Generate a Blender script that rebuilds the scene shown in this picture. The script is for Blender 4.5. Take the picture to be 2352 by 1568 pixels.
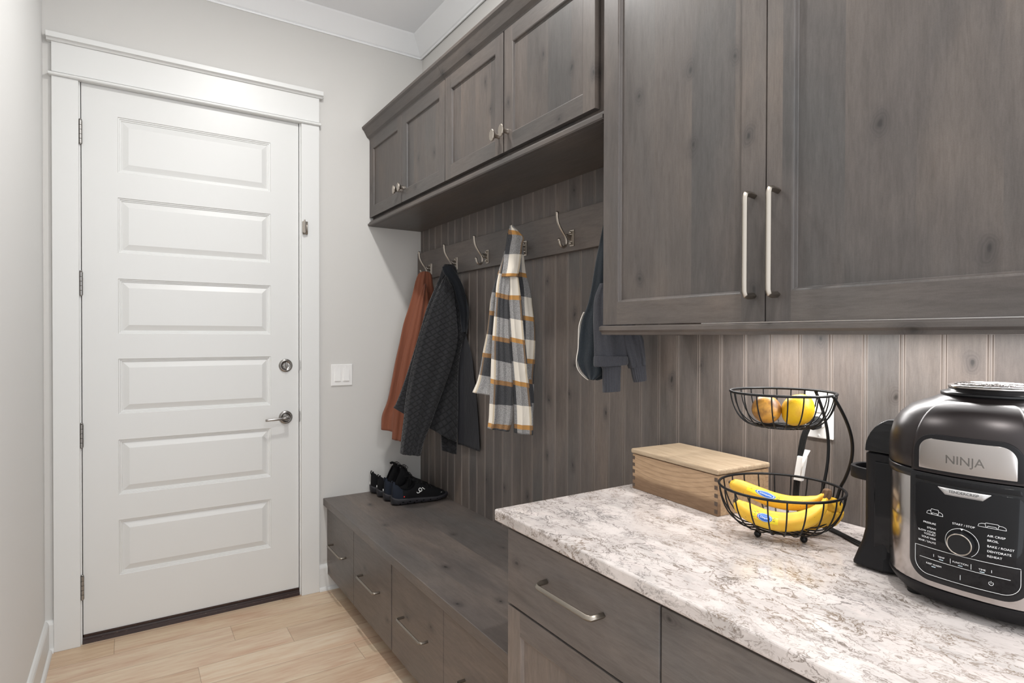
import bpy, bmesh, math, random
from mathutils import Vector, Matrix
random.seed(7)
PI = math.pi
C = bpy.context.scene.collection
SC = bpy.context.scene
for o in list(bpy.data.objects): bpy.data.objects.remove(o)

# ------------------------------------------------------------------ camera
CAM = Vector((.1761, -3.1787, 1.3523)); F = 1355.98
YAW, PIT, ROL = -.574, -.0090, .0024
cd = bpy.data.cameras.new('camera'); cam = bpy.data.objects.new('camera', cd); C.objects.link(cam)
cd.sensor_width = 36; cd.lens = 36*F/2352; cd.clip_start = .02
def _ray(px, py):
    r = (px-1176)/F; u = (784-py)/F; w = 1.
    c, s = math.cos(ROL), math.sin(ROL); r, u = c*r-s*u, s*r+c*u
    c, s = math.cos(PIT), math.sin(PIT); w, u = c*w-s*u, s*w+c*u
    c, s = math.cos(YAW), math.sin(YAW)
    return Vector((c*r-s*w, s*r+c*w, u))
fw = _ray(1176, 784); rt = _ray(2176, 784)-fw; upv = fw-_ray(1176, 1784)
m = Matrix((rt.normalized(), upv.normalized(), -fw.normalized())).transposed().to_4x4()
m.translation = CAM; cam.matrix_world = m
SC.camera = cam

# ------------------------------------------------------------------ world, exposure
w = bpy.data.worlds.new('world'); SC.world = w; w.use_nodes = True
w.node_tree.nodes['Background'].inputs[0].default_value = (.93, .96, 1, 1)
w.node_tree.nodes['Background'].inputs[1].default_value = 3.1
SC.view_settings.view_transform = 'Standard'; SC.view_settings.look = 'None'
SC.view_settings.gamma = 1; SC.view_settings.use_curve_mapping = False
SC.view_settings.exposure = -0.19
def lamp(name, typ, loc, power, color=(1, 1, 1), size=.1, size_y=None, rot=(0, 0, 0), parent=None, shape=None):
    d = bpy.data.lights.new(name, typ); d.energy = power; d.color = color
    if typ == 'AREA':
        d.size = size
        if size_y: d.shape = 'RECTANGLE'; d.size_y = size_y
        if shape: d.shape = shape
    elif typ in ('POINT', 'SPOT'): d.shadow_soft_size = size
    o = bpy.data.objects.new(name, d); C.objects.link(o); o.location = loc; o.rotation_euler = rot
    return o
CEIL = 3.05
DOWN = [(.735, -1.25), (.735, -3.0)]
for x, y in DOWN:
    lamp('downlight_beam', 'AREA', (x, y, CEIL-.012), 23, (1, .988, .965), .11, shape='DISK')
# the strip under the wall cabinet by the counter
lamp('strip_beam', 'AREA', (1.47, -2.66, 1.366), 7.6, (1, .985, .972), .02, 1.05)

# ------------------------------------------------------------------ node helpers
class N:
    def __init__(s, name, rough=.5, metal=0, spec=.5):
        s.m = bpy.data.materials.new(name); s.m.use_nodes = True
        s.t = s.m.node_tree; s.b = s.t.nodes['Principled BSDF']
        s.b.inputs['Roughness'].default_value = rough; s.b.inputs['Metallic'].default_value = metal
        s.b.inputs['Specular IOR Level'].default_value = spec
    def n(s, typ, **kw):
        x = s.t.nodes.new(typ)
        for k, v in kw.items():
            if isinstance(v, (int, float, str, bool)) and hasattr(x, k) and k not in x.inputs: setattr(x, k, v)
            else: s.i(x, k, v)
        return x
    def i(s, node, key, v):
        sock = node.inputs[key]
        if isinstance(v, bpy.types.NodeSocket): s.t.links.new(v, sock)
        elif isinstance(v, bpy.types.Node): s.t.links.new(v.outputs[0], sock)
        else:
            if sock.type == 'RGBA' and len(v) == 3: v = (*v, 1)
            sock.default_value = v
    def set(s, key, v): s.i(s.b, key, v)
    def pos(s):
        return s.n('ShaderNodeNewGeometry').outputs['Position']
    def obj(s):
        return s.n('ShaderNodeTexCoord').outputs['Object']
    def mapv(s, v, scale=(1, 1, 1), loc=(0, 0, 0), rot=(0, 0, 0)):
        x = s.t.nodes.new('ShaderNodeMapping'); s.t.links.new(v, x.inputs[0])
        x.inputs['Scale'].default_value = scale; x.inputs['Location'].default_value = loc; x.inputs['Rotation'].default_value = rot
        return x.outputs[0]
    def noise(s, v, scale, detail=3, rough=.5, dist=0.):
        x = s.t.nodes.new('ShaderNodeTexNoise'); s.t.links.new(v, x.inputs['Vector'])
        x.inputs['Scale'].default_value = scale; x.inputs['Detail'].default_value = detail
        x.inputs['Roughness'].default_value = rough; x.inputs['Distortion'].default_value = dist
        return x
    def math(s, op, a, b=0., c=None):
        x = s.t.nodes.new('ShaderNodeMath'); x.operation = op
        for k, v in enumerate((a, b) if c is None else (a, b, c)):
            if isinstance(v, bpy.types.NodeSocket): s.t.links.new(v, x.inputs[k])
            elif isinstance(v, bpy.types.Node): s.t.links.new(v.outputs[0], x.inputs[k])
            else: x.inputs[k].default_value = v
        return x.outputs[0]
    def ramp(s, f, stops, interp='LINEAR'):
        x = s.t.nodes.new('ShaderNodeValToRGB'); r = x.color_ramp; r.interpolation = interp
        if isinstance(f, bpy.types.Node): f = f.outputs[0]
        s.t.links.new(f, x.inputs[0])
        while len(r.elements) < len(stops): r.elements.new(.5)
        for e, (p, c) in zip(r.elements, stops):
            e.position = p
            e.color = (c, c, c, 1) if isinstance(c, (int, float)) else (*c, 1)
        return x.outputs[0]
    def mix(s, f, a, b, blend='MIX'):
        x = s.t.nodes.new('ShaderNodeMix'); x.data_type = 'RGBA'; x.blend_type = blend
        for k, v in ((0, f), (6, a), (7, b)):
            if isinstance(v, bpy.types.Node): v = v.outputs[0]
            if isinstance(v, bpy.types.NodeSocket): s.t.links.new(v, x.inputs[k])
            elif k == 0: x.inputs[0].default_value = v
            else: x.inputs[k].default_value = (*v, 1) if len(v) == 3 else v
        return x.outputs[2]
    def sep(s, v):
        x = s.t.nodes.new('ShaderNodeSeparateXYZ'); s.t.links.new(v, x.inputs[0]); return x.outputs
    def comb(s, x, y, z):
        c = s.t.nodes.new('ShaderNodeCombineXYZ')
        for k, v in enumerate((x, y, z)):
            if isinstance(v, bpy.types.NodeSocket): s.t.links.new(v, c.inputs[k])
            else: c.inputs[k].default_value = v
        return c.outputs[0]
    def bump(s, h, strength=.3, dist=.001):
        x = s.t.nodes.new('ShaderNodeBump'); x.inputs['Strength'].default_value = strength; x.inputs['Distance'].default_value = dist
        if isinstance(h, bpy.types.Node): h = h.outputs[0]
        s.t.links.new(h, x.inputs['Height']); s.t.links.new(x.outputs[0], s.b.inputs['Normal'])
    def white(s, v):
        x = s.t.nodes.new('ShaderNodeTexWhiteNoise'); x.noise_dimensions = '1D'; s.t.links.new(v, x.inputs['W']); return x.outputs[0]

def plain(name, col, rough=.5, metal=0, spec=.5, grain=None):
    a = N(name, rough, metal, spec); a.set('Base Color', col)
    if grain:
        nz = a.noise(a.obj(), grain[0], 3); a.bump(nz, grain[1], grain[2])
    return a.m

def stained_wood(name, axis, board=None, board_axis=None, light=1., phase=0., rough=.42, boff=.0, knots=True, plane=(1, 2), groove=None):
    """grey-brown stained knotty alder; axis = grain direction 0/1/2"""
    a = N(name, rough, 0, .45); p = a.pos()
    s = [1, 1, 1]; s[axis] = .12
    pst = a.mapv(p, tuple(s), (phase, phase*1.7, phase*.6))
    pm = a.mapv(p, tuple(.35 if k == axis else 1 for k in range(3)), (phase, 2+phase, phase))
    if board:
        bi = a.math('FLOOR', a.math('DIVIDE', a.math('SUBTRACT', a.sep(p)[board_axis], boff), board))
        r = a.white(bi)
        off = a.math('MULTIPLY', r, 7.)
        sh = a.comb(off, off, off)
        ad = a.t.nodes.new('ShaderNodeVectorMath'); ad.operation = 'ADD'; a.t.links.new(pst, ad.inputs[0]); a.t.links.new(sh, ad.inputs[1]); pst = ad.outputs[0]
        ad2 = a.t.nodes.new('ShaderNodeVectorMath'); ad2.operation = 'ADD'; a.t.links.new(pm, ad2.inputs[0]); a.t.links.new(sh, ad2.inputs[1]); pm = ad2.outputs[0]
    # blotchy stain: cool grey to warm brown
    blot = a.noise(pm, 4.2, 4, .58, .6)
    L = light
    base = a.ramp(blot, [(.28, (.080*L, .071*L, .066*L)), (.45, (.110*L, .094*L, .086*L)), (.58, (.134*L, .112*L, .099*L)), (.74, (.168*L, .134*L, .113*L))])
    cool = a.noise(pm, 2.6, 2, .5, .8)
    base = a.mix(a.ramp(cool, [(.5, 0.), (.7, .55)]), base, (.092*L, .090*L, .088*L))
    g = a.noise(pst, 95, 4, .6, .35)
    base = a.mix(.38, base, a.ramp(g, [(.32, (.34, .33, .32)), (.5, (.5, .5, .5)), (.72, (.64, .64, .64))]), 'OVERLAY')
    gf = a.noise(pst, 330, 3, .65, .2); iso = a.noise(p, 800, 2, .6)
    base = a.mix(.30, base, a.ramp(gf, [(.34, (.36, .36, .36)), (.5, (.5, .5, .5)), (.66, (.60, .60, .60))]), 'OVERLAY')
    base = a.mix(.30, base, a.ramp(iso, [(.3, (.38, .38, .38)), (.7, (.62, .62, .62))]), 'OVERLAY')
    g2 = a.noise(pst, 18, 3, .6, 1.2)
    base = a.mix(.22, base, a.ramp(g2, [(.35, (.38, .38, .38)), (.65, (.6, .6, .6))]), 'OVERLAY')
    if board:
        base = a.mix(.24, base, a.ramp(r, [(0., (.36, .36, .37)), (.5, (.5, .49, .48)), (1., (.62, .61, .60))]), 'OVERLAY')
    if knots:
        q3 = a.sep(p); e_ = [q3[plane[0]], q3[plane[1]]]
        for k_ in (0, 1):
            if plane[k_] == axis: e_[k_] = a.math('MULTIPLY', e_[k_], .6)
        if board: e_[0] = a.math('ADD', e_[0], 0.)
        wv = a.noise(p, 22, 2)
        vm = a.t.nodes.new('ShaderNodeVectorMath'); vm.operation = 'MULTIPLY_ADD'
        a.t.links.new(wv.outputs['Color'], vm.inputs[0]); vm.inputs[1].default_value = (.020,)*3
        a.t.links.new(a.comb(a.math('ADD', e_[0], phase), a.math('ADD', e_[1], phase*1.3), 0.), vm.inputs[2])
        vo = a.t.nodes.new('ShaderNodeTexVoronoi'); vo.voronoi_dimensions = '2D'; a.t.links.new(vm.outputs[0], vo.inputs['Vector']); vo.inputs['Scale'].default_value = 6.4
        d = vo.outputs['Distance']
        pick = a.math('GREATER_THAN', a.sep(vo.outputs['Color'])[0], .52)
        halo = a.math('MULTIPLY', pick, a.ramp(d, [(.0, 1.), (.06, .85), (.11, .25), (.17, 0.)]))
        ring = a.math('SINE', a.math('MULTIPLY', d, 230.))
        base = a.mix(a.math('MULTIPLY', halo, .6), base, (.062*L, .054*L, .052*L))
        base = a.mix(a.math('MULTIPLY', halo, a.math('MULTIPLY', a.math('ADD', ring, 1.), .13)), base, (.02, .018, .016))
        core = a.math('MULTIPLY', pick, a.ramp(d, [(.0, .9), (.018, .75), (.032, 0.)]))
        base = a.mix(core, base, (.022, .02, .019))
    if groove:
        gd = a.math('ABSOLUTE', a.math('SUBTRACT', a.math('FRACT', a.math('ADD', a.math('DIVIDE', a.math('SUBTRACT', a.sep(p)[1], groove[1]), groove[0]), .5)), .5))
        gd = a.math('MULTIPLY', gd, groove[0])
        base = a.mix(a.ramp(gd, [(0., 0.), (.0018, 0.), (.0026, .75), (.0056, .75), (.0068, 0.)]), base, (.30, .255, .225))  # paler bead edges: rubbed stain plus an edge highlight painted into the colour
    a.set('Base Color', base)
    a.set('Roughness', a.ramp(blot, [(.3, rough-.05), (.7, rough+.08)]))
    a.bump(g, .12, .0006)
    return a.m

M = {}
M['wv'] = stained_wood('stained_wood_vertical', 2, .118, 1, .75, .3)
M['wy'] = stained_wood('stained_wood_along', 1, None, None, .75, 1.9)
M['wtop'] = stained_wood('stained_wood_bench_top', 1, .19, 0, 1.06, 4.4, .38, plane=(0, 1))
M['wf'] = stained_wood('stained_wood_drawers', 1, None, None, 1.15, 3.1)
M['wbase'] = stained_wood('stained_wood_counter_cabinet', 1, None, None, 1.25, 6.1)
M['wbasev'] = stained_wood('stained_wood_counter_cabinet_vertical', 2, None, None, 1.3, 5.3)
M['wdark'] = stained_wood('stained_wood_underside', 1, None, None, .8, 2.2, knots=False)
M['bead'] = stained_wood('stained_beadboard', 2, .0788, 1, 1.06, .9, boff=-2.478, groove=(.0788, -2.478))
M['rail'] = stained_wood('stained_wood_rail', 1, None, None, .95, 7.7, knots=False)

def wall_mat(name, col, scale=260, st=.25):
    a = N(name, .72, 0, .3); nz = a.noise(a.pos(), scale, 2, .5)
    a.set('Base Color', col); a.bump(nz, st, .0008); return a.m
M['wall'] = wall_mat('warm_grey_wall_paint', (.64, .625, .60))
M['wallL'] = wall_mat('warm_grey_wall_paint_lit', (.80, .795, .78))  # far wall's paint, lightened: this wall's brighter light is put into the colour
M['ceil'] = wall_mat('ceiling_paint', (.87, .88, .90), 120, .1); M['crown'] = plain('white_crown_paint', (.89, .895, .90), .45)
M['white'] = plain('white_trim_paint', (.75, .75, .735), .38, 0, .5, (60, .05, .0006))
M['door'] = plain('white_door_paint', (.73, .73, .715), .36, 0, .5, (40, .06, .0006))
M['plastic'] = plain('white_plastic', (.86, .85, .83), .3)
M['nickel'] = plain('brushed_nickel', (.43, .385, .335), .30, 1, .5, (400, .08, .0003))
M['pullm'] = plain('satin_nickel_pull', (.30, .268, .23), .34, 1, .5, (400, .08, .0003))
M['pewter'] = plain('satin_pewter_metal', (.36, .345, .33), .3, 1)
M['dark'] = plain('dark_gap', (.012, .011, .01), .9)
M['black'] = plain('black_painted_wire', (.004, .004, .0045), .42, 0, .3)
M['rubber'] = plain('black_rubber', (.010, .010, .010), .6, 0, .3)

def floor_mat():
    a = N('pale_oak_planks', .42, 0, .4); p = a.pos(); x, y, z = a.sep(p)
    W_ = .1515
    row = a.math('FLOOR', a.math('DIVIDE', a.math('ADD', y, .0205), W_))
    fy = a.math('FRACT', a.math('DIVIDE', a.math('ADD', y, .0205), W_))
    r = a.white(row)
    L_ = .95
    # known short joints per row are close to these offsets
    xs = a.math('ADD', a.math('DIVIDE', x, L_), a.math('MULTIPLY', r, 5.37))
    col = a.math('FLOOR', xs); fx = a.math('FRACT', xs)
    idp = a.white(a.math('ADD', a.math('MULTIPLY', row, 13.7), col))
    off = a.comb(a.math('MULTIPLY', idp, 9.), a.math('MULTIPLY', idp, 5.), 0.)
    ad = a.t.nodes.new('ShaderNodeVectorMath'); ad.operation = 'ADD'; a.t.links.new(p, ad.inputs[0]); a.t.links.new(off, ad.inputs[1])
    q = a.mapv(ad.outputs[0], (.14, 1, 1))
    g = a.noise(q, 60, 5, .62, .5); g2 = a.noise(q, 9, 3, .55, 1.5)
    base = a.ramp(idp, [(0., (.53, .375, .255)), (.35, (.62, .47, .34)), (.7, (.69, .54, .40)), (1., (.58, .42, .285))])
    base = a.mix(.5, base, a.ramp(g, [(.3, (.36, .33, .3)), (.5, (.5, .5, .5)), (.7, (.6, .6, .6))]), 'OVERLAY')
    base = a.mix(.55, base, a.ramp(g2, [(.33, (.36, .33, .31)), (.6, (.58, .58, .58))]), 'OVERLAY')
    wv = a.noise(p, 30, 2)
    vm = a.t.nodes.new('ShaderNodeVectorMath'); vm.operation = 'MULTIPLY_ADD'
    a.t.links.new(wv.outputs['Color'], vm.inputs[0]); vm.inputs[1].default_value = (.02,)*3; a.t.links.new(a.mapv(p, (.6, 1, 1), (.35, .1, 0)), vm.inputs[2])
    vo = a.t.nodes.new('ShaderNodeTexVoronoi'); a.t.links.new(vm.outputs[0], vo.inputs['Vector']); vo.inputs['Scale'].default_value = 2.3
    pick = a.math('GREATER_THAN', a.sep(vo.outputs['Color'])[0], .55)
    kn = a.math('MULTIPLY', pick, a.ramp(vo.outputs['Distance'], [(0., 1.), (.022, .6), (.05, 0.)]))
    base = a.mix(kn, base, (.16, .10, .07))
    e = a.math('MINIMUM', fy, a.math('SUBTRACT', 1., fy))
    ex = a.math('MULTIPLY', a.math('MINIMUM', fx, a.math('SUBTRACT', 1., fx)), L_/W_)
    em = a.math('MINIMUM', e, ex)
    seam = a.ramp(em, [(0., 1.), (.006, .7), (.013, 0.)])
    base = a.mix(a.math('MULTIPLY', seam, .55), base, (.20, .13, .085))
    a.set('Base Color', base); a.bump(a.math('SUBTRACT', g.outputs[0], a.math('MULTIPLY', seam, 1.5)), .15, .0008)
    return a.m
M['floor'] = floor_mat()

def quartz():
    a = N('veined_quartz', .15, 0, .5); p = a.pos()
    p = a.mapv(p, (1.3, .75, 1.2), (0, 0, 0), (0, 0, .4))
    def warp(v, scale, amt, det=3):
        w_ = a.noise(v, scale, det, .6); vm = a.t.nodes.new('ShaderNodeVectorMath'); vm.operation = 'MULTIPLY_ADD'
        a.t.links.new(w_.outputs['Color'], vm.inputs[0]); vm.inputs[1].default_value = (amt,)*3; a.t.links.new(v, vm.inputs[2]); return vm.outputs[0]
    q = warp(warp(p, 8, .10), 38, .030, 4)
    def contour(v, scale, det, lev, w_):
        n_ = a.noise(v, scale, det, .62); d_ = a.math('ABSOLUTE', a.math('SUBTRACT', n_.outputs[0], lev))
        return a.ramp(d_, [(0., 1.), (w_*.4, .7), (w_, 0.)]), n_
    c1, n1 = contour(q, 12, 5, .5, .016); c2, n2 = contour(q, 25, 5, .52, .020); c3, n3 = contour(q, 17, 4, .45, .012)
    big = a.noise(p, 5.5, 3, .6); cl = a.noise(p, 11, 4, .65, .5)
    base = a.mix(a.ramp(n1, [(.40, 0.), (.60, 1.)]), (.66, .60, .57), (.555, .50, .475))
    base = a.mix(a.ramp(cl, [(.45, 0.), (.64, .75)]), base, (.43, .395, .375))
    base = a.mix(a.ramp(a.noise(p, 10, 2), [(.60, 0.), (.66, .6)]), base, (.68, .60, .565))
    tone = a.mix(a.ramp(a.noise(p, 5, 2), [(.4, 0.), (.6, 1.)]), (.17, .115, .07), (.125, .115, .115))
    m1 = a.ramp(big, [(.38, .25), (.55, 1.)]); m2 = a.ramp(cl, [(.42, .1), (.56, 1.)])
    base = a.mix(a.math('MULTIPLY', a.math('MULTIPLY', c1, m1), .95), base, tone)
    base = a.mix(a.math('MULTIPLY', a.math('MULTIPLY', c2, m2), .85), base, tone)
    base = a.mix(a.math('MULTIPLY', c3, .5), base, tone)
    fine = a.noise(q, 150, 4, .7)
    base = a.mix(a.math('MULTIPLY', a.ramp(fine, [(.58, 0.), (.68, .55)]), m2), base, (.24, .20, .17))
    a.set('Base Color', base); return a.m
M['quartz'] = quartz()

# ------------------------------------------------------------------ mesh helpers
class MB:
    def __init__(s): s.v = []; s.f = []; s.mi = []; s.sm = []; s.uv = {}
    def face(s, idx, mi=0, sm=False): s.f.append(tuple(idx)); s.mi.append(mi); s.sm.append(sm)
    def quad(s, a, b, c, d, mi=0):
        n = len(s.v); s.v += [tuple(a), tuple(b), tuple(c), tuple(d)]; s.face((n, n+1, n+2, n+3), mi)
    def box(s, x0, y0, z0, x1, y1, z1, mi=0, rz=0, piv=None):
        x0, x1 = sorted((x0, x1)); y0, y1 = sorted((y0, y1)); z0, z1 = sorted((z0, z1))
        n = len(s.v)
        P = [(x0, y0, z0), (x1, y0, z0), (x1, y1, z0), (x0, y1, z0), (x0, y0, z1), (x1, y0, z1), (x1, y1, z1), (x0, y1, z1)]
        if rz:
            c, t = math.cos(rz), math.sin(rz); px, py = piv or ((x0+x1)/2, (y0+y1)/2)
            P = [(px+c*(x-px)-t*(y-py), py+t*(x-px)+c*(y-py), z) for x, y, z in P]
        s.v += P
        for q in ((3, 2, 1, 0), (4, 5, 6, 7), (0, 1, 5, 4), (1, 2, 6, 5), (2, 3, 7, 6), (3, 0, 4, 7)): s.face([n+k for k in q], mi)
        return s
    def tube(s, pts, r, seg=10, closed=False, mi=0, cap=True, flat=None):
        pts = [Vector(p) for p in pts]; n0 = len(s.v); k = len(pts)
        rr = r if isinstance(r, (list, tuple)) else [r]*k
        up = None
        for i, p in enumerate(pts):
            if closed: t = pts[(i+1) % k]-pts[i-1]
            else: t = pts[min(i+1, k-1)]-pts[max(i-1, 0)]
            t.normalize()
            if up is None:
                up = Vector((0, 0, 1)) if abs(t.z) < .9 else Vector((1, 0, 0))
            a = t.cross(up)
            if a.length < 1e-4: a = t.cross(Vector((0, 1, 0)))
            a.normalize(); b = a.cross(t).normalized(); up = b
            for j in range(seg):
                th = 2*PI*j/seg
                ca, sb = math.cos(th), math.sin(th)
                if flat: ca *= flat[0]; sb *= flat[1]
                s.v.append(tuple(p+a*(rr[i]*ca)+b*(rr[i]*sb)))
        for i in range(k if closed else k-1):
            i2 = (i+1) % k
            for j in range(seg):
                j2 = (j+1) % seg
                s.face((n0+i*seg+j, n0+i*seg+j2, n0+i2*seg+j2, n0+i2*seg+j), mi, True)
        if cap and not closed:
            s.face([n0+j for j in range(seg)][::-1], mi); s.face([n0+(k-1)*seg+j for j in range(seg)], mi)
        return s
    def lathe(s, prof, c=(0, 0, 0), seg=32, axis='z', mi=0, sx=1, sy=1, sm=True):
        """prof: (radius, height) from bottom to top"""
        n0 = len(s.v)
        for r, h in prof:
            for j in range(seg):
                th = 2*PI*j/seg; a, b = r*math.cos(th)*sx, r*math.sin(th)*sy
                if axis == 'z': p = (c[0]+a, c[1]+b, c[2]+h)
                elif axis == 'x': p = (c[0]-h, c[1]+a, c[2]+b)     # grows towards -x
                else: p = (c[0]+a, c[1]-h, c[2]+b)                 # grows towards -y
                s.v.append(p)
        for i in range(len(prof)-1):
            for j in range(seg):
                j2 = (j+1) % seg
                s.face((n0+i*seg+j, n0+i*seg+j2, n0+(i+1)*seg+j2, n0+(i+1)*seg+j), mi, sm)
        s.face([n0+j for j in range(seg)][::-1], mi); s.face([n0+(len(prof)-1)*seg+j for j in range(seg)], mi)
        return s
    def sphere(s, c, r, seg=16, rings=10, sc=(1, 1, 1), mi=0, fn=None):
        n0 = len(s.v)
        for i in range(rings+1):
            ph = PI*i/rings
            for j in range(seg):
                th = 2*PI*j/seg
                d = Vector((math.sin(ph)*math.cos(th), math.sin(ph)*math.sin(th), math.cos(ph)))
                k = fn(d) if fn else 1
                s.v.append((c[0]+r*sc[0]*d.x*k, c[1]+r*sc[1]*d.y*k, c[2]+r*sc[2]*d.z*k))
        for i in range(rings):
            for j in range(seg):
                j2 = (j+1) % seg
                s.face((n0+i*seg+j, n0+(i+1)*seg+j, n0+(i+1)*seg+j2, n0+i*seg+j2), mi, True)
        return s
    def prism(s, prof, a, b, mi=0, sm=False):
        """prof: list of 3-vectors offsets; swept from a to b"""
        n0 = len(s.v); k = len(prof); a = Vector(a); b = Vector(b)
        for o in (a, b):
            for p in prof: s.v.append(tuple(o+Vector(p)))
        for j in range(k):
            j2 = (j+1) % k; s.face((n0+j, n0+j2, n0+k+j2, n0+k+j), mi, sm)
        s.face([n0+j for j in range(k)][::-1], mi); s.face([n0+k+j for j in range(k)], mi)
        return s
    def grid(s, fn, nu, nv, closed_u=False, mi=0, capends=False, uvfn=None):
        n0 = len(s.v)
        for i in range(nv):
            for j in range(nu):
                s.v.append(tuple(fn(j/(nu if closed_u else nu-1), i/(nv-1))))
                if uvfn: s.uv[len(s.v)-1] = uvfn(j/(nu if closed_u else nu-1), i/(nv-1))
        for i in range(nv-1):
            for j in range(nu if closed_u else nu-1):
                j2 = (j+1) % nu
                s.face((n0+i*nu+j, n0+i*nu+j2, n0+(i+1)*nu+j2, n0+(i+1)*nu+j), mi, True)
        if capends:
            s.face([n0+j for j in range(nu)][::-1], mi, False); s.face([n0+(nv-1)*nu+j for j in range(nu)], mi, False)
        return s
    def rings(s, loops, mi=0, last=True, mis=None):
        """nested 4-corner loops joined into a stepped face"""
        n0 = len(s.v)
        for L in loops: s.v += [tuple(p) for p in L]
        k = len(loops[0])
        for i in range(len(loops)-1):
            for j in range(k):
                j2 = (j+1) % k
                s.face((n0+i*k+j, n0+i*k+j2, n0+(i+1)*k+j2, n0+(i+1)*k+j), mis[i] if mis else mi)
        if last: s.face([n0+(len(loops)-1)*k+j for j in range(k)], mis[-1] if mis else mi)
    def build(s, name, mats, parent=None, local=False, bevel=0, seg=2, fixn=True, sub=0):
        me = bpy.data.meshes.new(name); me.from_pydata(s.v, [], s.f)
        for mm in (mats if isinstance(mats, (list, tuple)) else [mats]): me.materials.append(mm)
        for p, mi, sm in zip(me.polygons, s.mi, s.sm): p.material_index = mi; p.use_smooth = sm
        if s.uv:
            uvl = me.uv_layers.new(name='uv')
            for li, l in enumerate(me.loops): uvl.data[li].uv = s.uv.get(l.vertex_index, (0, 0))
        if fixn:
            bm = bmesh.new(); bm.from_mesh(me)
            bmesh.ops.recalc_face_normals(bm, faces=bm.faces); bm.to_mesh(me); bm.free()
        me.update()
        o = bpy.data.objects.new(name, me); C.objects.link(o)
        if parent:
            o.parent = parent
            if not local: o.matrix_parent_inverse = Matrix.LocRotScale(parent.location, parent.rotation_euler, None).inverted() if parent.type == 'EMPTY' else Matrix.Identity(4)
            if parent.type != 'EMPTY' and not local: o.matrix_parent_inverse = Matrix.Identity(4)
        if bevel:
            b = o.modifiers.new('bevel', 'BEVEL'); b.width = bevel; b.segments = seg; b.limit_method = 'ANGLE'; b.angle_limit = .6
            b.harden_normals = False
        if sub:
            b = o.modifiers.new('sub', 'SUBSURF'); b.levels = sub; b.render_levels = sub
        return o
def sub_of(parent):
    return parent
def thing(name, label, cat, loc, rz=0, group=None):
    o = bpy.data.objects.new(name, None); C.objects.link(o); o.location = loc; o.rotation_euler = (0, 0, rz)
    o.empty_display_size = .05
    return tag(o, label, cat, group)
def tag(o, label, cat, group=None, kind=None):
    o['label'] = label; o['category'] = cat
    if group: o['group'] = group
    if kind: o['kind'] = kind
    return o
def struct(o): o['kind'] = 'structure'; return o
def circle(c, r, n=48, axis='z', sx=1, sy=1):
    out = []
    for j in range(n):
        t = 2*PI*j/n; a, b = r*math.cos(t)*sx, r*math.sin(t)*sy
        out.append((c[0]+a, c[1]+b, c[2]) if axis == 'z' else (c[0], c[1]+a, c[2]+b))
    return out
def smooth_path(P, n=8):
    """Catmull-Rom through points"""
    P = [Vector(p) for p in P]; out = []
    for i in range(len(P)-1):
        p0 = P[max(i-1, 0)]; p1 = P[i]; p2 = P[i+1]; p3 = P[min(i+2, len(P)-1)]
        for k in range(n):
            t = k/n
            out.append(.5*((2*p1)+(-p0+p2)*t+(2*p0-5*p1+4*p2-p3)*t*t+(-p0+3*p1-3*p2+p3)*t**3))
    out.append(P[-1]); return out
def text_mesh(txt, size, ext=.0002, align='CENTER', bold=0.):
    cu = bpy.data.curves.new('txt', 'FONT'); cu.body = txt; cu.size = size; cu.extrude = ext; cu.align_x = align; cu.align_y = 'CENTER'
    cu.offset = bold
    ob = bpy.data.objects.new('txt', cu); C.objects.link(ob)
    dg = bpy.context.evaluated_depsgraph_get()
    me = bpy.data.meshes.new_from_object(ob.evaluated_get(dg))
    V = [tuple(v.co) for v in me.vertices]; Fc = [tuple(p.vertices) for p in me.polygons]
    bpy.data.objects.remove(ob); bpy.data.meshes.remove(me)
    return V, Fc

XL, XR, YB, YN = -.132, 1.606, 0., -3.75
XP = 1.598           # face of the beadboard
# ------------------------------------------------------------------ the room
struct(MB().box(XL-.1, YN, -.1, XR+.1, YB+.25, 0).build('floor', M['floor']))
struct(MB().box(XL-.1, YN, CEIL, XR+.1, YB+.1, CEIL+.1).build('ceiling', M['ceil']))
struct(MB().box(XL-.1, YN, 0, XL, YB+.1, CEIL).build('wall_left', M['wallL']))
struct(MB().box(XR, YN, 0, XR+.1, YB+.1, CEIL).build('wall_right', M['wall']))
DW, DH = .911, 2.450
o = MB(); o.box(XL, 0, 0, -.022, .12, CEIL); o.box(DW+.022, 0, 0, XR, .12, CEIL); o.box(-.022, 0, DH+.026, DW+.022, .12, CEIL)
struct(o.build('wall_far', M['wall']))
# jamb + stop, casing and head
o = MB()
o.box(-.022, -.001, 0, -.003, .12, DH+.008); o.box(DW+.004, -.001, 0, DW+.022, .12, DH+.008); o.box(-.022, -.001, DH+.008, DW+.022, .12, DH+.026)
o.box(-.003, .048, 0, .012, .12, DH+.008); o.box(DW-.012, .048, 0, DW+.004, .12, DH+.008); o.box(-.003, .048, DH-.008, DW+.004, .12, DH+.008)
struct(o.build('trim_1', M['white'], bevel=.001))
o = MB(); o.box(-.101, -.020, 0, -.009, 0, DH); o.box(DW+.010, -.020, 0, 1.012, 0, DH)
o.box(-.101, -.020, DH+.018, 1.012, 0, 2.594)
o.prism([(0, 0, 0), (0, -.030, 0), (0, -.034, .004), (0, -.034, .010), (0, -.028, .014), (0, 0, .016)], (-.112, 0, DH), (1.019, 0, DH))
o.prism([(0, 0, 0), (0, -.026, 0), (0, -.034, .008), (0, -.045, .010), (0, -.045, .032), (0, 0, .032)], (-.118, 0, 2.594), (1.028, 0, 2.594))
struct(o.build('trim_2', M['white'], bevel=.0012))
# dark filling behind the leaf so that the gaps read dark
struct(MB().box(-.022, .1, 0, DW+.022, .118, DH+.02).build('gap_shade_backing', M['dark']))
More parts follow.
